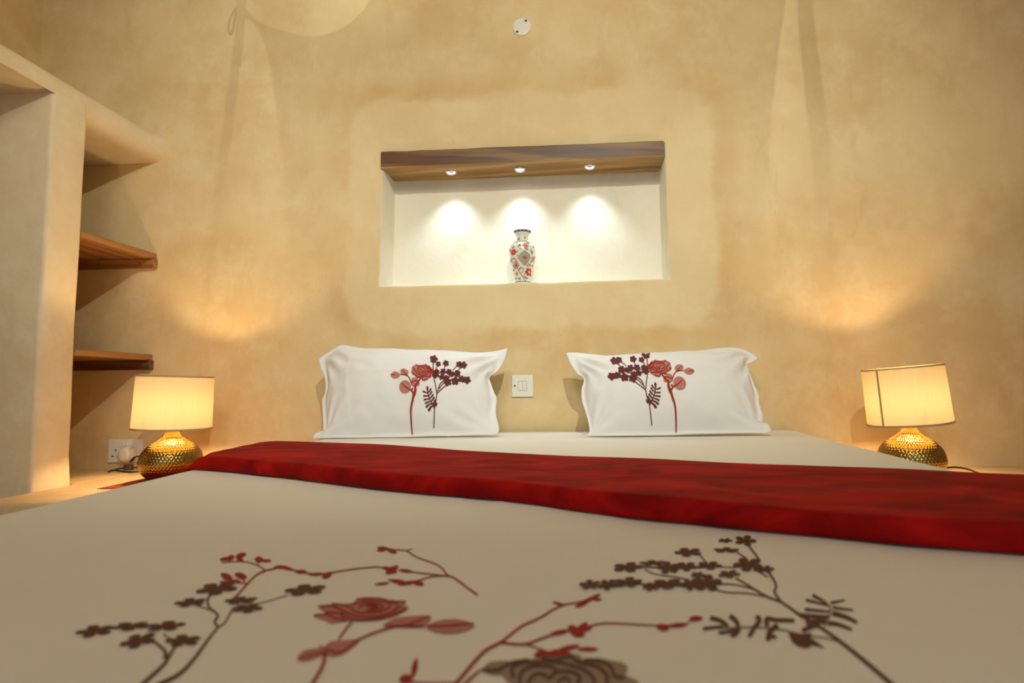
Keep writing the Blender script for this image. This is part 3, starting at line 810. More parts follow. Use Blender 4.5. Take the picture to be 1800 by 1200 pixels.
    for pts, w in (([(830, 615), (950, 615), (1100, 610), (1250, 625), (1350, 650), (1460, 665), (1530, 682)], 7), ([(865, 560), (920, 575), (960, 605)], 24), ([(970, 550), (1000, 575), (1015, 605)], 26), ([(1015, 610), (1005, 640), (975, 658)], 28), ([(828, 618), (880, 612), (935, 605)], 18), ([(910, 640), (960, 635), (1005, 618)], 18), ([(1110, 550), (1125, 575), (1100, 610), (1070, 662)], 26), ([(1165, 605), (1165, 565), (1215, 572), (1310, 575)], 24), ([(1222, 600), (1180, 635), (1170, 682)], 30), ([(1180, 655), (1215, 665)], 20)): Ln(s, C, pts, w, w * 0.8)
    s.poly(C([(1280, 640), (1340, 648), (1400, 640), (1392, 665), (1430, 690), (1470, 722), (1405, 705), (1375, 722), (1330, 712), (1300, 690), (1285, 660)]), 1)
    s.done('embroidered_fern', M_BROWN, duvet, 'dark brown fern fronds')
bed_embroidery()

# ------------------------------------------------------------------ red velvet blanket
def blanket():
    h = 0.032
    fp = [(335, 826), (400, 830), (500, 841), (650, 861), (800, 874), (900, 884), (1000, 897), (1100, 911), (1300, 931), (1500, 949), (1650, 963), (1800, 974)]
    bp = [(440, 779), (500, 775), (600, 778), (700, 783), (900, 797), (1100, 806), (1300, 813), (1500, 822), (1650, 827), (1800, 833)]
    fw = [on_z(x, y, BED + 0.002) for x, y in fp]; bw = [on_z(x, y, BED + h - 0.002) for x, y in bp]
    fx, fy = [p.x for p in fw], [p.y for p in fw]; bx, by = [p.x for p in bw], [p.y for p in bw]
    bm = bmesh.new()
    u0, u1 = XLB - 0.16, XRB + 0.30
    nu = 150; rows = []
    for i in range(nu + 1):
        u = u0 + (u1 - u0) * i / nu
        x, z, nx, nn = prof_at(u)
        uu = max(fx[0] , min(u, fx[-1] + 0.35)); ub = max(bx[0] - 0.15, min(u, bx[-1] + 0.2))
        yf, yb = interp(uu, fx, fy), interp(ub, bx, by)
        if u < XLB + 0.12: yb -= 0.05 * ((XLB + 0.12 - u) / 0.28) ** 2 * 0
        yf += 0.004 * nz(u * 8, 2.2); yb += 0.004 * nz(u * 6, 9.2)
        row = []
        def P(y, hh):
            return Vector((x * bed_sx(y) + nx * hh, y, z + nn * hh))
        hh = h * (1.0 + 0.10 * nz(u * 5, 1.0))
        def H(y):
            t = max(0.0, min(1.0, (y + 1.03) / 0.22)); t = t * t * (3 - 2 * t)
            e = XLB + 0.035 - 0.11 * t - u
            k = 1.0 if e <= 0 else (math.sqrt(max(0.0, 1 - (e / 0.045) ** 2)) if e < 0.045 else 0.0)
            return 0.002 + (hh - 0.002) * k
        rr = hh * 0.5
        # front fold: rounded like a folded blanket
        m = 9
        for k in range(m + 1):
            a = -math.pi / 2 + math.pi * k / m
            yy = yf + rr * 0.6 - rr * 0.6 * math.cos(a); row.append(P(yy, 0.0015 + (H(yf) - 0.0015) * (0.5 + 0.5 * math.sin(a))))
        mt = 34
        for k in range(1, mt):
            t = k / mt; y = yf + rr * 0.6 + (yb - yf - rr) * t
            w = 0.0035 * nz(u * 5, y * 9, 3) + 0.0022 * nz(u * 13 + y * 6, y * 16, 5) + 0.004 * math.exp(-((t - 0.16) / 0.05) ** 2) * (0.5 + 0.5 * nz(u * 3, 4, 4))
            row.append(P(y, H(y) + w * math.sin(math.pi * t) * min(1, H(y) / h)))
        for k in range(m + 1):
            a = math.pi / 2 - math.pi * k / m
            row.append(P(yb - rr * 0.6 + rr * 0.6 * math.cos(a), 0.0015 + (H(yb) - 0.0015) * (0.5 + 0.5 * math.sin(a))))
        rows.append([bm.verts.new(p) for p in row])
    n = len(rows[0])
    for j in range(nu):
        for i in range(n):
            bm.faces.new((rows[j][i], rows[j][(i + 1) % n], rows[j + 1][(i + 1) % n], rows[j + 1][i]))
    bm.faces.new(rows[0]); bm.faces.new(rows[-1][::-1])
    o = obj('blanket', bm, M_VELVET)
    tag(o, 'folded dark red velvet blanket laid slantwise across the white bed', 'blanket')
blanket()

# ------------------------------------------------------------------ pillows
def pillow(zs, x0, y0, left, top, right, bottom, label, seed, fold_v):
    Zp = lambda pts: [(x0 + a / zs, y0 + b / zs) for a, b in pts]
    yb, yt, zt = -0.285, -0.115, 0.335                  # leaning plane: foot and top
    org = Vector((0, yb, BED)); dirv = Vector((0, yt - yb, zt)).normalized()
    nrm = Vector((1, 0, 0)).cross(dirv).normalized()   # points to the camera (-y, +z)
    if nrm.y > 0: nrm = -nrm
    def up_(px, py):
        d = ray(px, py); t = (org - CAM).dot(nrm) / d.dot(nrm); q = CAM + d * t - org
        return Vector((q.x, q.dot(dirv), 0))
    def curve(pts, n):
        P = spline([up_(*p) for p in Zp(pts)], 10)
        # resample by length
        L = [0.0]
        for i in range(1, len(P)): L.append(L[-1] + (P[i] - P[i - 1]).length)
        out = []; j = 0
        for i in range(n + 1):
            s = L[-1] * i / n
            while j < len(L) - 2 and L[j + 1] < s: j += 1
            t = (s - L[j]) / max(1e-9, L[j + 1] - L[j]); out.append(P[j].lerp(P[j + 1], min(1, t)))
        return out
    NU, NV = 84, 52
    cb, ct = curve(bottom, NU), curve(top, NU); cl, cr = curve(left, NV), curve(right, NV)
    g = []
    for j in range(NV + 1):
        v = j / NV; row = []
        for i in range(NU + 1):
            u = i / NU
            # corners blended, each side's own outline fading out towards the middle
            p = cb[0] * (1 - u) * (1 - v) + cb[NU] * u * (1 - v) + ct[0] * (1 - u) * v + ct[NU] * u * v
            p = p + (cl[j] - cb[0].lerp(ct[0], v)) * math.exp(-u / 0.07) + (cr[j] - cb[NU].lerp(ct[NU], v)) * math.exp(-(1 - u) / 0.07)
            p = p + (cb[i] - cb[0].lerp(cb[NU], u)) * (1 - v) ** 2 + (ct[i] - ct[0].lerp(ct[NU], u)) * v ** 2
            row.append(p)
        g.append(row)
    bm = bmesh.new()
    def bulge(u, v):
        a, b = abs(2 * u - 1) / 0.93, abs(2 * v - 1) / 0.93
        if a >= 1 or b >= 1: return 0.0
        return ((1 - a ** 2.6) ** 0.62) * ((1 - b ** 2.2) ** 0.62 if v > 0.5 else (1 - b ** 1.9) ** 0.95)
    front, back = [], []
    for j in range(NV + 1):
        fr, bk = [], []
        for i in range(NU + 1):
            u, v = i / NU, j / NV
            p = g[j][i]; b = bulge(u, v)
            edge = min(u, 1 - u, v * 0.6, (1 - v) * 0.6)
            w = 0.004 * nz(p.x * 7, p.y * 9, seed) + 0.0034 * nz(p.x * 20 + p.y * 9, p.y * 24, seed + 3)
            # creases fanning out of the corners
            for cu, cv, am in ((0, 1, 1.0), (1, 1, 1.2), (0, 0, .6), (1, 0, .6)):
                dx, dy = (u - cu) * 0.66, (v - cv) * 0.33
                rd = math.hypot(dx, dy); an = math.atan2(dy, dx)
                w += 0.0095 * am * math.sin(an * 17 + seed * 2 + 2.5 * nz(rd * 6, an, seed)) * math.exp(-((rd - 0.09) / 0.07) ** 2)
            w += 0.0045 * (math.sqrt(nz(p.x * 9 + p.y * 14, p.y * 6 - p.x * 5, seed + 21) ** 2 + 0.006) - 0.25)
            w += 0.0030 * math.exp(-((v - fold_v - 0.02 * (u - 0.5)) / 0.016) ** 2)
            w += 0.0018 * math.exp(-((u - 0.2) / 0.008) ** 2)
            f3 = Vector((p.x, 0, 0)) + org + dirv * p.y
            q = f3 + nrm * (0.105 * b + w * min(1, b * 3) + 0.002 + 0.006 * nz(p.x * 12, p.y * 12, seed + 9) * (1 - min(1, b * 3)))
            q.z = max(q.z, BED + 0.0045)
            k = f3 - nrm * (0.05 * b + 0.001); k.z = max(k.z, BED + 0.003); k.y = min(k.y, -0.006)
            fr.append(bm.verts.new(q)); bk.append(bm.verts.new(k))
        front.append(fr); back.append(bk)
    nf = []
    for j in range(NV):
        for i in range(NU):
            nf.append(bm.faces.new((front[j][i], front[j][i + 1], front[j + 1][i + 1], front[j + 1][i])))
            bm.faces.new((back[j][i], back[j + 1][i], back[j + 1][i + 1], back[j][i + 1]))
    loop = [(0, i) for i in range(NU)] + [(j, NU) for j in range(NV)] + [(NV, i) for i in range(NU, 0, -1)] + [(j, 0) for j in range(NV, 0, -1)]
    for a in range(len(loop)):
        (j, i), (j2, i2) = loop[a], loop[(a + 1) % len(loop)]
        bm.faces.new((front[j][i], back[j][i], back[j2][i2], front[j2][i2]))
    bm.verts.index_update()
    bvh = BVHTree.FromPolygons([v.co.copy() for v in bm.verts], [[v.index for v in f.verts] for f in nf])
    cx = sum(p.x for p in cb) / len(cb)
    root = empty('pillow', (cx, -0.25, BED), label, 'pillow', 'white pillows leaning on the back wall')
    obj('pillowcase', bm, M_COTTON, root)
    return root, bvh

LP = dict(left=[(80, 884), (35, 872), (62, 818), (92, 806), (130, 806), (131, 640), (128, 530), (150, 480), (145, 350), (110, 270), (92, 195)],
          top=[(92, 195), (180, 135), (270, 82), (340, 82), (480, 104), (700, 108), (870, 115), (1100, 120), (1280, 135), (1420, 142), (1580, 130), (1668, 110)],
          right=[(1575, 828), (1598, 790), (1590, 730), (1570, 640), (1578, 520), (1560, 480), (1532, 400), (1520, 345), (1595, 280), (1650, 190), (1668, 110)],
          bottom=[(80, 884), (180, 878), (600, 852), (1000, 838), (1300, 832), (1575, 828)])
RP = dict(left=[(265, 805), (250, 700), (225, 610), (198, 525), (195, 440), (215, 345), (160, 310), (105, 230), (70, 138)],
          top=[(70, 138), (160, 138), (300, 155), (460, 160), (700, 140), (900, 132), (1100, 125), (1250, 105), (1400, 95), (1480, 105), (1560, 135), (1632, 185)],
          right=[(1690, 792), (1735, 776), (1726, 738), (1696, 708), (1660, 728), (1668, 660), (1640, 560), (1632, 470), (1600, 400), (1560, 300), (1530, 235), (1580, 215), (1632, 185)],
          bottom=[(190, 805), (340, 815), (700, 815), (1100, 800), (1450, 792), (1690, 792)])
RP['left'][0] = (190, 805)
RP['left'].insert(1, (255, 790))
# plain edges where the flange bits stand clear
pl, bvl = pillow(4.737, 540, 590, LP['left'], LP['top'], LP['right'], LP['bottom'], 'white embroidered pillow left of the light switch, rose on its right half', 1.0, 0.62)
pr_, bvr = pillow(4.615, 980, 590, RP['left'], RP['top'], RP['right'], RP['bottom'], 'white embroidered pillow right of the light switch, rose on its left half', 5.0, 0.64)

def pillow_embroidery(root, bvh, T):
    sc = 1 / 4.737
    def M(pts): return [T(540 + x * sc, 590 + y * sc) for x, y in pts]
    flip = T(100, 0)[0] < T(0, 0)[0]
    def ell(st, x, y, rx, ry, ang=0, tip=0.0):
        a = math.radians(ang); pts = []
        for i in range(16):
            t = 2 * math.pi * i / 16; X = rx * math.cos(t); Y = ry * math.sin(t) * (1 - tip * abs(math.cos(t)) ** 3)
            pts.append((x + X * math.cos(a) - Y * math.sin(a), y + X * math.sin(a) + Y * math.cos(a)))
        st.poly(M(pts), 1)
    def ln(st, pts, w0, w1=None): st.line(M(pts), w0 * sc, (w0 if w1 is None else w1) * sc)
    # rose and leaves
    s = Stitch(bvh, 0.0020)
    ell(s, 735, 328, 40, 28, 0, .2); ell(s, 810, 303, 36, 27, 20, .1); ell(s, 816, 425, 49, 55, 10); ell(s, 893, 375, 27, 28, 0); ell(s, 912, 398, 27, 20, 20)
    s.poly(M([(870, 300), (875, 265), (905, 243), (950, 245), (985, 240), (1020, 252), (1030, 270), (1045, 275), (1060, 295), (1040, 312), (1030, 345), (1005, 362), (965, 372), (940, 350), (915, 355), (900, 335), (875, 320)]), 3)
    rose = s.done('embroidered_rose', M_PINK, root, 'red rose with pink net-stitched leaves')
    s = Stitch(bvh, 0.0036)
    ln(s, [(877, 824), (868, 720), (866, 610), (880, 535), (890, 490)], 9, 20); ln(s, [(890, 495), (902, 450), (900, 405)], 26, 14)
    ln(s, [(888, 485), (868, 455), (820, 425), (790, 395)], 14, 5); ln(s, [(868, 455), (882, 435)], 12); ln(s, [(868, 390), (850, 350), (820, 328), (775, 325)], 9, 5); ln(s, [(850, 350), (815, 312), (795, 290)], 8, 4)
    ln(s, [(905, 412), (930, 380), (945, 355)], 14, 10); ln(s, [(895, 420), (870, 400), (890, 380), (935, 372)], 7); ln(s, [(735, 325), (700, 328)], 5)
    ln(s, [(870, 300), (895, 325), (930, 345), (990, 340), (1030, 345)], 9); ln(s, [(880, 262), (900, 290), (920, 320), (970, 330), (1010, 312), (1020, 290)], 9); ln(s, [(905, 243), (925, 265), (920, 295), (950, 312), (990, 305), (1005, 280), (985, 258), (950, 255), (925, 265)], 8)
    ln(s, [(940, 295), (940, 275), (965, 268), (985, 280), (975, 297), (955, 298), (955, 283)], 7); ln(s, [(985, 240), (1000, 262), (1030, 268)], 8); ln(s, [(915, 355), (950, 345), (965, 372), (1005, 362)], 8); ln(s, [(1010, 262), (1035, 285), (1062, 296)], 22, 12); ln(s, [(1005, 300), (1045, 300)], 12); ln(s, [(1030, 345), (1025, 320), (1045, 305)], 9)
    s.done('rose_outline', M_RED, rose)
    # brown twig
    s = Stitch(bvh, 0.0020)
    ln(s, [(1055, 766), (1058, 680), (1062, 590), (1076, 520), (1080, 478)], 8, 8)
    for pts, w in (([(1080, 480), (1066, 400), (1053, 340), (1048, 220)], 8), ([(1080, 480), (1110, 452), (1165, 405)], 8), ([(1086, 462), (1105, 405), (1140, 372), (1175, 350)], 8), ([(1098, 440), (1130, 400), (1165, 380)], 7), ([(1066, 290), (1082, 250)], 6), ([(1140, 282), (1152, 245)], 6), ([(1212, 288), (1248, 252)], 6), ([(1248, 298), (1285, 260)], 6), ([(1060, 350), (1080, 320), (1110, 310)], 6), ([(1170, 350), (1215, 330)], 6)): ln(s, pts, w)
    def bl_(x, y, r, ry=None):
        for k in range(5):
            a = 0.5 + 2 * math.pi * k / 5 + x; rr = r * 0.55
            ell(s, x + rr * math.cos(a), y + (ry or r) * 0.55 * math.sin(a), r * 0.5, (ry or r) * 0.42, math.degrees(a), 0.0)
    for x, y, r in ((1055, 197, 32), (1038, 186, 16), (1092, 237, 22), (1155, 232, 26), (1265, 240, 26), (1300, 246, 30), (1068, 325, 30), (1080, 300, 22), (1132, 300, 26), (1180, 303, 26), (1205, 320, 24), (1248, 318, 30), (1120, 345, 24), (1160, 355, 26), (1170, 388, 32), (1232, 378, 34), (1285, 362, 28), (1328, 370, 32)): bl_(x, y, r)
    s.done('embroidered_twig', M_MAROON, root, 'maroon twig with small blossoms')
    s = Stitch(bvh, 0.0020)
    sp = spline([(1003, 428, 0), (1008, 490, 0), (1030, 545, 0), (1058, 592, 0)], 4)
    ln(s, [(1003, 425), (1008, 490), (1030, 545), (1058, 600)], 8)
    ell(s, 1002, 438, 9, 20, 0); 
    for x, y, dx, dy, w in ((1006, 475, -42, -14, 15), (1010, 500, -42, 0, 15), (1016, 525, -45, 8, 16), (1024, 545, -42, 20, 16), (1034, 562, -44, 34, 18), (1045, 580, -34, 44, 22), (1008, 470, 24, -32, 14), (1012, 495, 28, -34, 14), (1020, 520, 30, -34, 15), (1032, 545, 26, -36, 16), (1045, 565, 26, -34, 18), (1055, 582, 24, -26, 20), (1050, 570, 30, 10, 22)):
        ln(s, [(x, y), (x + dx * .55, y + dy * .4), (x + dx, y + dy)], w * 0.6, w)
    s.done('embroidered_fern', M_MAROON, root, 'maroon fern leaf')
pillow_embroidery(pl, bvl, lambda x, y: (x, y))
# the right pillow carries the mirrored design: affine map from three matching points
def affine(src, dst):
    m = Matrix([[a, b, 1] for a, b in src]).inverted()
    cx_ = m @ Vector([d[0] for d in dst]); cy_ = m @ Vector([d[1] for d in dst])
    return lambda x, y: (cx_[0] * x + cx_[1] * y + cx_[2], cy_[0] * x + cy_[1] * y + cy_[2])
AF = affine(((741.6, 654.4), (725.1, 763.5), (762.7, 751.5)), ((1160.3, 647.4), (1188.0, 759.4), (1146.0, 747.1)))
pillow_embroidery(pr_, bvr, AF)

# ------------------------------------------------------------------ lamps
def lamp(c, label, tilt, seam_ang):
    root = empty('table_lamp', c, label, 'lamp', 'bedside lamps')
    P = spline([(0.046, 0.0, 0), (0.062, 0.006, 0), (0.083, 0.028, 0), (0.0925, 0.055, 0), (0.092, 0.076, 0), (0.084, 0.100, 0), (0.066, 0.122, 0), (0.044, 0.137, 0), (0.028, 0.151, 0), (0.0205, 0.168, 0), (0.0185, 0.190, 0), (0.0185, 0.200, 0)], 10)
    prof = [(p.x * (1.05 if p.x > 0.03 else 1.0), p.y) for p in P]
    # hammered dimples: staggered facets
    bm = bmesh.new(); n = 320; nd = 54
    L = [0.0]
    for i in range(1, len(prof)): L.append(L[-1] + math.hypot(prof[i][0] - prof[i - 1][0], prof[i][1] - prof[i - 1][1]))
    rows_ = []; NR = 150; rowpitch = 0.0092
    j = 0
    for k in range(NR + 1):
        s = L[-1] * k / NR
        while j < len(L) - 2 and L[j + 1] < s: j += 1
        t = (s - L[j]) / (L[j + 1] - L[j]); r = prof[j][0] + (prof[j + 1][0] - prof[j][0]) * t; z = prof[j][1] + (prof[j + 1][1] - prof[j][1]) * t
        tx, tz = prof[j + 1][0] - prof[j][0], prof[j + 1][1] - prof[j][1]; ll = math.hypot(tx, tz); nx, nzv = tz / ll, -tx / ll
        ph = s / rowpitch * math.pi
        amp = 0.0012 * min(1.0, r / 0.05 + 0.25)
        ring = []
        for i in range(n):
            a = 2 * math.pi * i / n
            d = amp * math.cos(nd * a / 2 + ph / 2) * math.cos(nd * a / 2 - ph / 2)
            d = amp * (1 - 1.6 * (d / amp) ** 2)
            ring.append(bm.verts.new(Vector(c) + Vector(((r + nx * d) * math.cos(a), (r + nx * d) * math.sin(a), max(0.0, z + nzv * d)))))
        rows_.append(ring)
    for a in range(NR):
        for i in range(n): bm.faces.new((rows_[a][i], rows_[a][(i + 1) % n], rows_[a + 1][(i + 1) % n], rows_[a + 1][i]))
    bm.faces.new(rows_[0][::-1]); bm.faces.new(rows_[-1])
    obj('base', bm, M_GOLD, root, label='hammered gold bottle-shaped base')
    # shade
    piv = Vector(c) + Vector((0, 0, 0.20))
    R3 = Matrix.Rotation(tilt[0], 3, 'Y') @ Matrix.Rotation(tilt[1], 3, 'X')
    T = lambda p: piv + R3 @ Vector(p)
    z0, z1, r0, r1 = -0.018, 0.166, 0.1235, 0.1195
    bm = bmesh.new(); lathe(bm, [(r0 + (r1 - r0) * i / 8, z0 + (z1 - z0) * i / 8) for i in range(9)], 72)
    for v in bm.verts: v.co = T(v.co)
    obj('shade', bm, M_SHADE, root, label='cream fabric drum shade')
    for nm, z, r in (('bottom_trim', z0, r0), ('top_trim', z1, r1)):
        bm = bmesh.new(); hgt = 0.0025 if nm == 'top_trim' else 0.0035
        lathe(bm, [(r + 0.0012, z - hgt), (r + 0.0012, z + hgt), (r - 0.0012, z + hgt), (r - 0.0012, z - hgt), (r + 0.0012, z - hgt)], 72)
        for v in bm.verts: v.co = T(v.co)
        obj(nm, bm, M_TRIM, root)
    bm = bmesh.new(); da = 0.028
    for a0, a1 in ((seam_ang - da, seam_ang + da),):
        vs = []
        for (z, r) in ((z0, r0), (z1, r1)):
            for a in (a0, (a0 + a1) / 2, a1): vs.append(bm.verts.new(T(((r + 0.0009) * math.cos(a), (r + 0.0009) * math.sin(a), z))))
        bm.faces.new((vs[0], vs[1], vs[4], vs[3])); bm.faces.new((vs[1], vs[2], vs[5], vs[4]))
    obj('seam', bm, M_TRIM, root)
    bm = bmesh.new()
    for k in range(3):
        a = 2 * math.pi * k / 3 + 0.4
        tube(bm, [T((0.016 * math.cos(a), 0.016 * math.sin(a), 0.02)), T((0.118 * math.cos(a), 0.118 * math.sin(a), 0.012))], 0.0013, 6)
    obj('shade_holder', bm, M_CHROME, root)
    bm = bmesh.new(); lathe(bm, [(0.0, 0.001), (0.018, 0.001), (0.0265, 0.004), (0.0265, 0.008), (0.014, 0.010), (0.014, 0.03), (0.0, 0.03)], 16, Vector(c) + Vector((0, 0, 0.199)))
    bmesh.ops.remove_doubles(bm, verts=bm.verts, dist=1e-6); obj('bulb_socket', bm, M_PLASTIC, root)
    bm = bmesh.new(); bmesh.ops.create_uvsphere(bm, u_segments=16, v_segments=10, radius=0.022)
    bmesh.ops.translate(bm, verts=bm.verts, vec=Vector(c) + Vector((0, 0, 0.255))); obj('bulb', bm, M_BULB, root)
    return root
# left lamp stands on the red mat
YL = -0.30
q = on_y(300, 838, YL); cl_ = Vector((q.x, YL, LEDGE + 0.0035))
lampL = lamp(cl_, 'gold hammered lamp with a cream drum shade, on the red mat left of the bed', (math.radians(2.0), 0.0), math.radians(165))
q = on_y(1603, 826, YL); cr_ = Vector((q.x, YL, LEDGE + 0.0005))
lampR = lamp(cr_, 'gold hammered lamp with a seamed cream shade, right of the bed', (math.radians(-4.5), 0.0), math.radians(206))

def cord(name, px, z, r, parent, lift=()):
    pts = []
    for i, p in enumerate(px):
        q = on_z(p[0], p[1], z + r) if len(p) == 2 else on_y(p[0], p[1], p[2])
        pts.append(q)
    bm = bmesh.new(); tube(bm, spline(pts, 8), r, 8); return obj(name, bm, M_CORD, parent)
yc = cl_.y
cord('cord', [(268, 826), (240, 829), (222, 829), (200, 826), (191, 829)], LEDGE, 0.0028, lampL)
# the loop from the plug to the inline switch and on to the lamp
zz = LEDGE + 0.003
def PY(px, py, y): return on_y(px, py, y)
ls = on_z(226, 828, LEDGE)
bm = bmesh.new()
tube(bm, spline([PY(236, 806, -0.05), PY(229, 812, -0.075), PY(233, 806, -0.09), PY(241, 802, -0.10), PY(250, 804, -0.11), PY(254, 812, -0.11), PY(252, 818, -0.11), PY(243, 821, -0.11), PY(232, 822, -0.11), PY(226, 823, -0.11), PY(212, 823, -0.10), PY(200, 826, -0.09), PY(190, 829, -0.085)], 8), 0.0028, 8)
obj('cord', bm, M_CORD, lampL)
sw = PY(226, 821, -0.11)
bm = box(bmesh.new(), sw.x - 0.0135, sw.x + 0.0135, sw.y - 0.011, sw.y + 0.011, max(LEDGE + 0.0006, sw.z - 0.012), max(LEDGE + 0.0006, sw.z - 0.012) + 0.024, 0.003, 2)
obj('inline_switch', bm, M_SCREW, lampL, label='dark brown inline cord switch')
cord('cord', [(1640, 824), (1660, 822), (1680, 821), (1700, 824), (1722, 832)], LEDGE, 0.0032, lampR)

# red woven mat under the left lamp
m0 = on_z(175, 858, LEDGE + 0.003)
bm = bmesh.new(); x0, x1, y0, y1 = m0.x, m0.x + 0.36, m0.y, -0.06
box(bm, x0, x1, y0, y1, LEDGE + 0.0005, LEDGE + 0.003, 0.001, 1)
mat_ = empty('table_mat', ((x0 + x1) / 2, (y0 + y1) / 2, LEDGE), 'dark red woven mat under the left lamp, on the plaster ledge', 'mat')
obj('weave', bm, M_MAT, mat_, smooth=False)
bm = bmesh.new()
for i in range(40):
    y = y0 + (y1 - y0) * (i + 0.5) / 40
    tube(bm, [(x0 + 0.002, y, LEDGE + 0.0016), (x0 - 0.012, y + 0.002 * nz(i, 0.5), LEDGE + 0.0012)], 0.0009, 5)
obj('fringe', bm, M_MAT, mat_)

# ------------------------------------------------------------------ switches, sockets, cover
def plate(bm, x0, x1, z0, z1, t, bev=0.002): return box(bm, x0, x1, -t, -0.0003, z0, z1, bev, 2)
a, b = on_y(900.0, 659), on_y(938, 697)
x0, x1, z0, z1 = a.x, b.x, b.z, a.z
sw_ = empty('light_switch', ((x0 + x1) / 2, 0, z0), 'square white double light switch on the wall between the pillows', 'light switch')
obj('plate', plate(bmesh.new(), x0, x1, z0, z1, 0.009), M_PLASTIC, sw_, smooth=False)
w = x1 - x0; h = z1 - z0
bm = bmesh.new(); box(bm, x0 + w * .295, x0 + w * .695, -0.0094, -0.0085, z0 + h * .29, z0 + h * .71); obj('switch_recess', bm, M_SCREW, sw_, smooth=False)
for i in range(2):
    xa = x0 + w * (.305 + .195 * i)
    bm = box(bmesh.new(), xa, xa + w * .188, -0.0125, -0.009, z0 + h * .30, z0 + h * .70, 0.0012)
    for v in bm.verts:
        if v.co.y < -0.011: v.co.y += (0.0025 if (v.co.z > z0 + h / 2) == (i == 0) else 0.0)
    obj('rocker', bm, M_PLASTIC, sw_, smooth=False)
def dot(parent, name, x, y, z, r, m):
    bm = bmesh.new(); rr = lathe(bm, [(r * 0.02, -0.0008), (r * 0.9, -0.0008), (r, 0.0), (r, 0.001)], 14)
    for v in bm.verts: v.co = Vector((x + v.co.x, y + v.co.z, z + v.co.y))
    return obj(name, bm, m, parent)
dot(sw_, 'screw', x0 + w * .135, -0.009, z0 + h * .5, 0.0037, M_DARK)

a, b = on_y(194, 772), on_y(251.5, 812)
x0, x1, z0, z1 = a.x, b.x, b.z, a.z; w = x1 - x0; h = z1 - z0
sk = empty('wall_socket', ((x0 + x1) / 2, 0, z0), 'white double power socket low on the back wall, left of the lamp', 'socket')
obj('plate', plate(bmesh.new(), x0, x1, z0, z1, 0.010, 0.0025), M_PLASTIC, sk, smooth=False)
for i in range(2):
    xa = x0 + w * (.42 + .09 * i)
    bm = box(bmesh.new(), xa, xa + w * .075, -0.0125, -0.0098, z0 + h * .72, z0 + h * .87, 0.001); obj('rocker', bm, M_PLASTIC, sk, smooth=False)
for fx, fz, a_, b_ in ((.235, .53, .004, .010), (.145, .27, .008, .005), (.30, .27, .008, .005)):
    cx_, cz_ = x0 + w * fx, z0 + h * fz
    bm = box(bmesh.new(), cx_ - a_ / 2, cx_ + a_ / 2, -0.0104, -0.0098, cz_ - b_ / 2, cz_ + b_ / 2); obj('pin_hole', bm, M_DARK, sk, smooth=False)
cx_, cz_ = x0 + w * .63, z0 + h * .30
plug = empty('power_plug', (cx_, -0.03, cz_), 'round ivory power plug pushed into the right half of the wall socket', 'plug')
bm = bmesh.new(); lathe(bm, [(0.001, -0.045), (0.018, -0.045), (0.0225, -0.042), (0.0255, -0.030), (0.027, -0.0112)], 28)
for v in bm.verts: v.co = Vector((cx_ + v.co.x, v.co.z, cz_ + 0.006 + v.co.y * 1.18))
obj('plug_body', bm, M_PLUG, plug)
bm = box(bmesh.new(), cx_ + 0.012, cx_ + 0.034, -0.036, -0.0112, cz_ - 0.016, cz_ + 0.030, 0.006, 3); obj('plug_grip', bm, M_PLUG, plug)

c = on_y(917.5, 48); R = 14.3 / 1000 * (c - CAM).length
disc = empty('round_cover_plate', (c.x, 0, c.z), 'round white blanking plate with two dark screws, high on the wall above the niche', 'cover plate')
bm = bmesh.new(); lathe(bm, [(0.001, -0.0075), (R * .86, -0.007), (R * .95, -0.0062), (R, -0.004), (R, -0.0003)], 40)
for v in bm.verts: v.co = Vector((c.x + v.co.x, v.co.z, c.z + v.co.y))
obj('plate', bm, M_PLASTIC, disc)
for dx, dz in ((.44, .60), (-.50, -.58)): dot(disc, 'screw', c.x + R * dx, -0.0075, c.z + R * dz, R * .125, M_DARK)

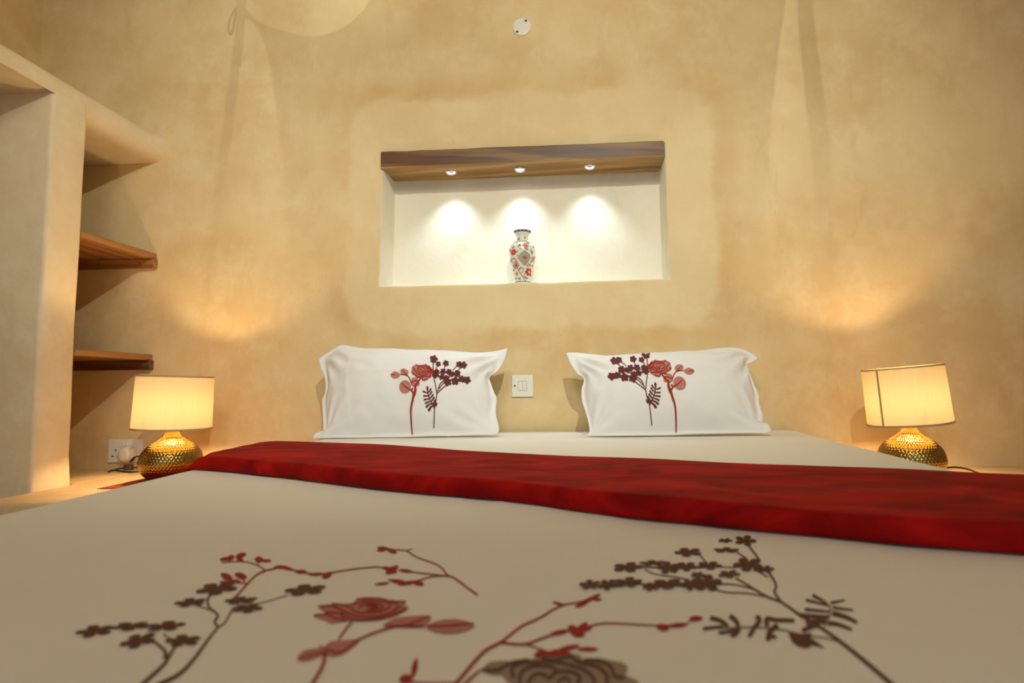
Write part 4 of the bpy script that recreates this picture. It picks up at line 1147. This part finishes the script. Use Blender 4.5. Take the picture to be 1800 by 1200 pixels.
# ------------------------------------------------------------------ mosquito net gathered over the bed head (above the picture; its shadow falls on the wall)
def mosquito_net():
    m = bpy.data.materials.new('net_gauze'); m.use_nodes = True; nt = m.node_tree; nt.nodes.clear()
    out = node(nt, 'ShaderNodeOutputMaterial'); d = node(nt, 'ShaderNodeBsdfDiffuse', {0: (0.8, 0.78, 0.7, 1)}); t = node(nt, 'ShaderNodeBsdfTransparent')
    mx = node(nt, 'ShaderNodeMixShader', {0: 0.27, 1: t.outputs[0], 2: d.outputs[0]}); nt.links.new(mx.outputs[0], out.inputs[0])
    geo = node(nt, 'ShaderNodeNewGeometry'); sz = node(nt, 'ShaderNodeSeparateXYZ', {0: geo.outputs['Position']})
    nt.links.new(remap(nt, sz.outputs[2], 1.86, 2.28, 0.0, 0.44), mx.inputs[0])      # gauze made thinner downwards so its shadow on the wall fades out
    m2 = m.copy(); m2.name = 'net_gauze_folded'; m2.node_tree.nodes['Map Range'].inputs[4].default_value = 0.26
    def P(px, py):
        w = on_y(px, py); k = min(0.78, max(0.42, 0.45 + (w.z - 1.3) * 0.30))
        return WASH_LOC + (w - WASH_LOC) * k
    root = empty('mosquito_net', (P(900, -120).x, P(900, -120).y, 2.3), 'white mosquito net gathered high above the bed head, over the top edge of the photo', 'mosquito net')
    A = lambda pts: [(300 + x / 3, y / 3) for x, y in pts]
    B = lambda pts: [(1200 + x / 3, y / 3) for x, y in pts]
    sp = lambda pts: [(p.x, p.y) for p in spline([(x, y, 0) for x, y in pts], 3)]
    E = sp(A([(660, 2200), (625, 1400), (610, 1100), (590, 850), (570, 700), (540, 450), (505, 270), (470, 170), (432, 115)])) + A([(386, 96), (392, 40)])
    E += sp(A([(438, 92), (490, 130), (560, 152), (650, 180), (740, 192), (820, 182), (890, 155), (960, 110), (1010, 60), (1050, 0)])) + [(664, -60), (690, -130), (1000, -130), (1388, -130)]
    E += sp(B([(555, -100), (545, 0), (510, 220), (490, 420), (470, 600), (455, 850), (440, 1000), (425, 1400), (405, 2200)]))
    E = [Vector((x, y, 0)) for x, y in E]
    bm = bmesh.new()
    from mathutils.geometry import tessellate_polygon
    vs = [bm.verts.new((p.x, p.y, 0)) for p in E]
    for t in tessellate_polygon([E]): bm.faces.new([vs[i] for i in t])
    for v in bm.verts: v.co = P(v.co.x, v.co.y)
    obj('net_panel', bm, m, root)
    for pts, w0, w1 in ((A([(378, -360), (374, -60), (370, 60), (360, 200), (325, 480), (290, 740), (240, 1100), (215, 1350), (195, 1560)]), 17, 20), (B([(640, -360), (643, -60), (645, 0), (655, 150), (680, 360), (700, 540), (728, 780), (752, 1100), (775, 1350), (790, 1600)]), 25, 40)):
        Q = spline([(x, y, 0) for x, y in pts], 5)
        bm = bmesh.new(); C3 = [P(p.x, p.y) for p in Q]
        top = C3[0].copy(); top.z = ZC - 0.002
        C3 = [top] + C3
        tube(bm, C3, lambda t: 0.5 * (w0 + (w1 - w0) * t) / 440 * (0.78 - 0.33 * t) * min(1.0, 0.08 + (1 - t) * 2.6), 10)
        obj('gathered_net', bm, m2, root)
    bm = bmesh.new(); tube(bm, [P(p.x, p.y) for p in spline([(x, y, 0) for x, y in A([(345, 40), (318, 90), (304, 150), (318, 184), (330, 150), (338, 90), (346, 60)])], 5)], 0.0028, 6); obj('tie_ribbon', bm, M_COTTON, root)
mosquito_net()
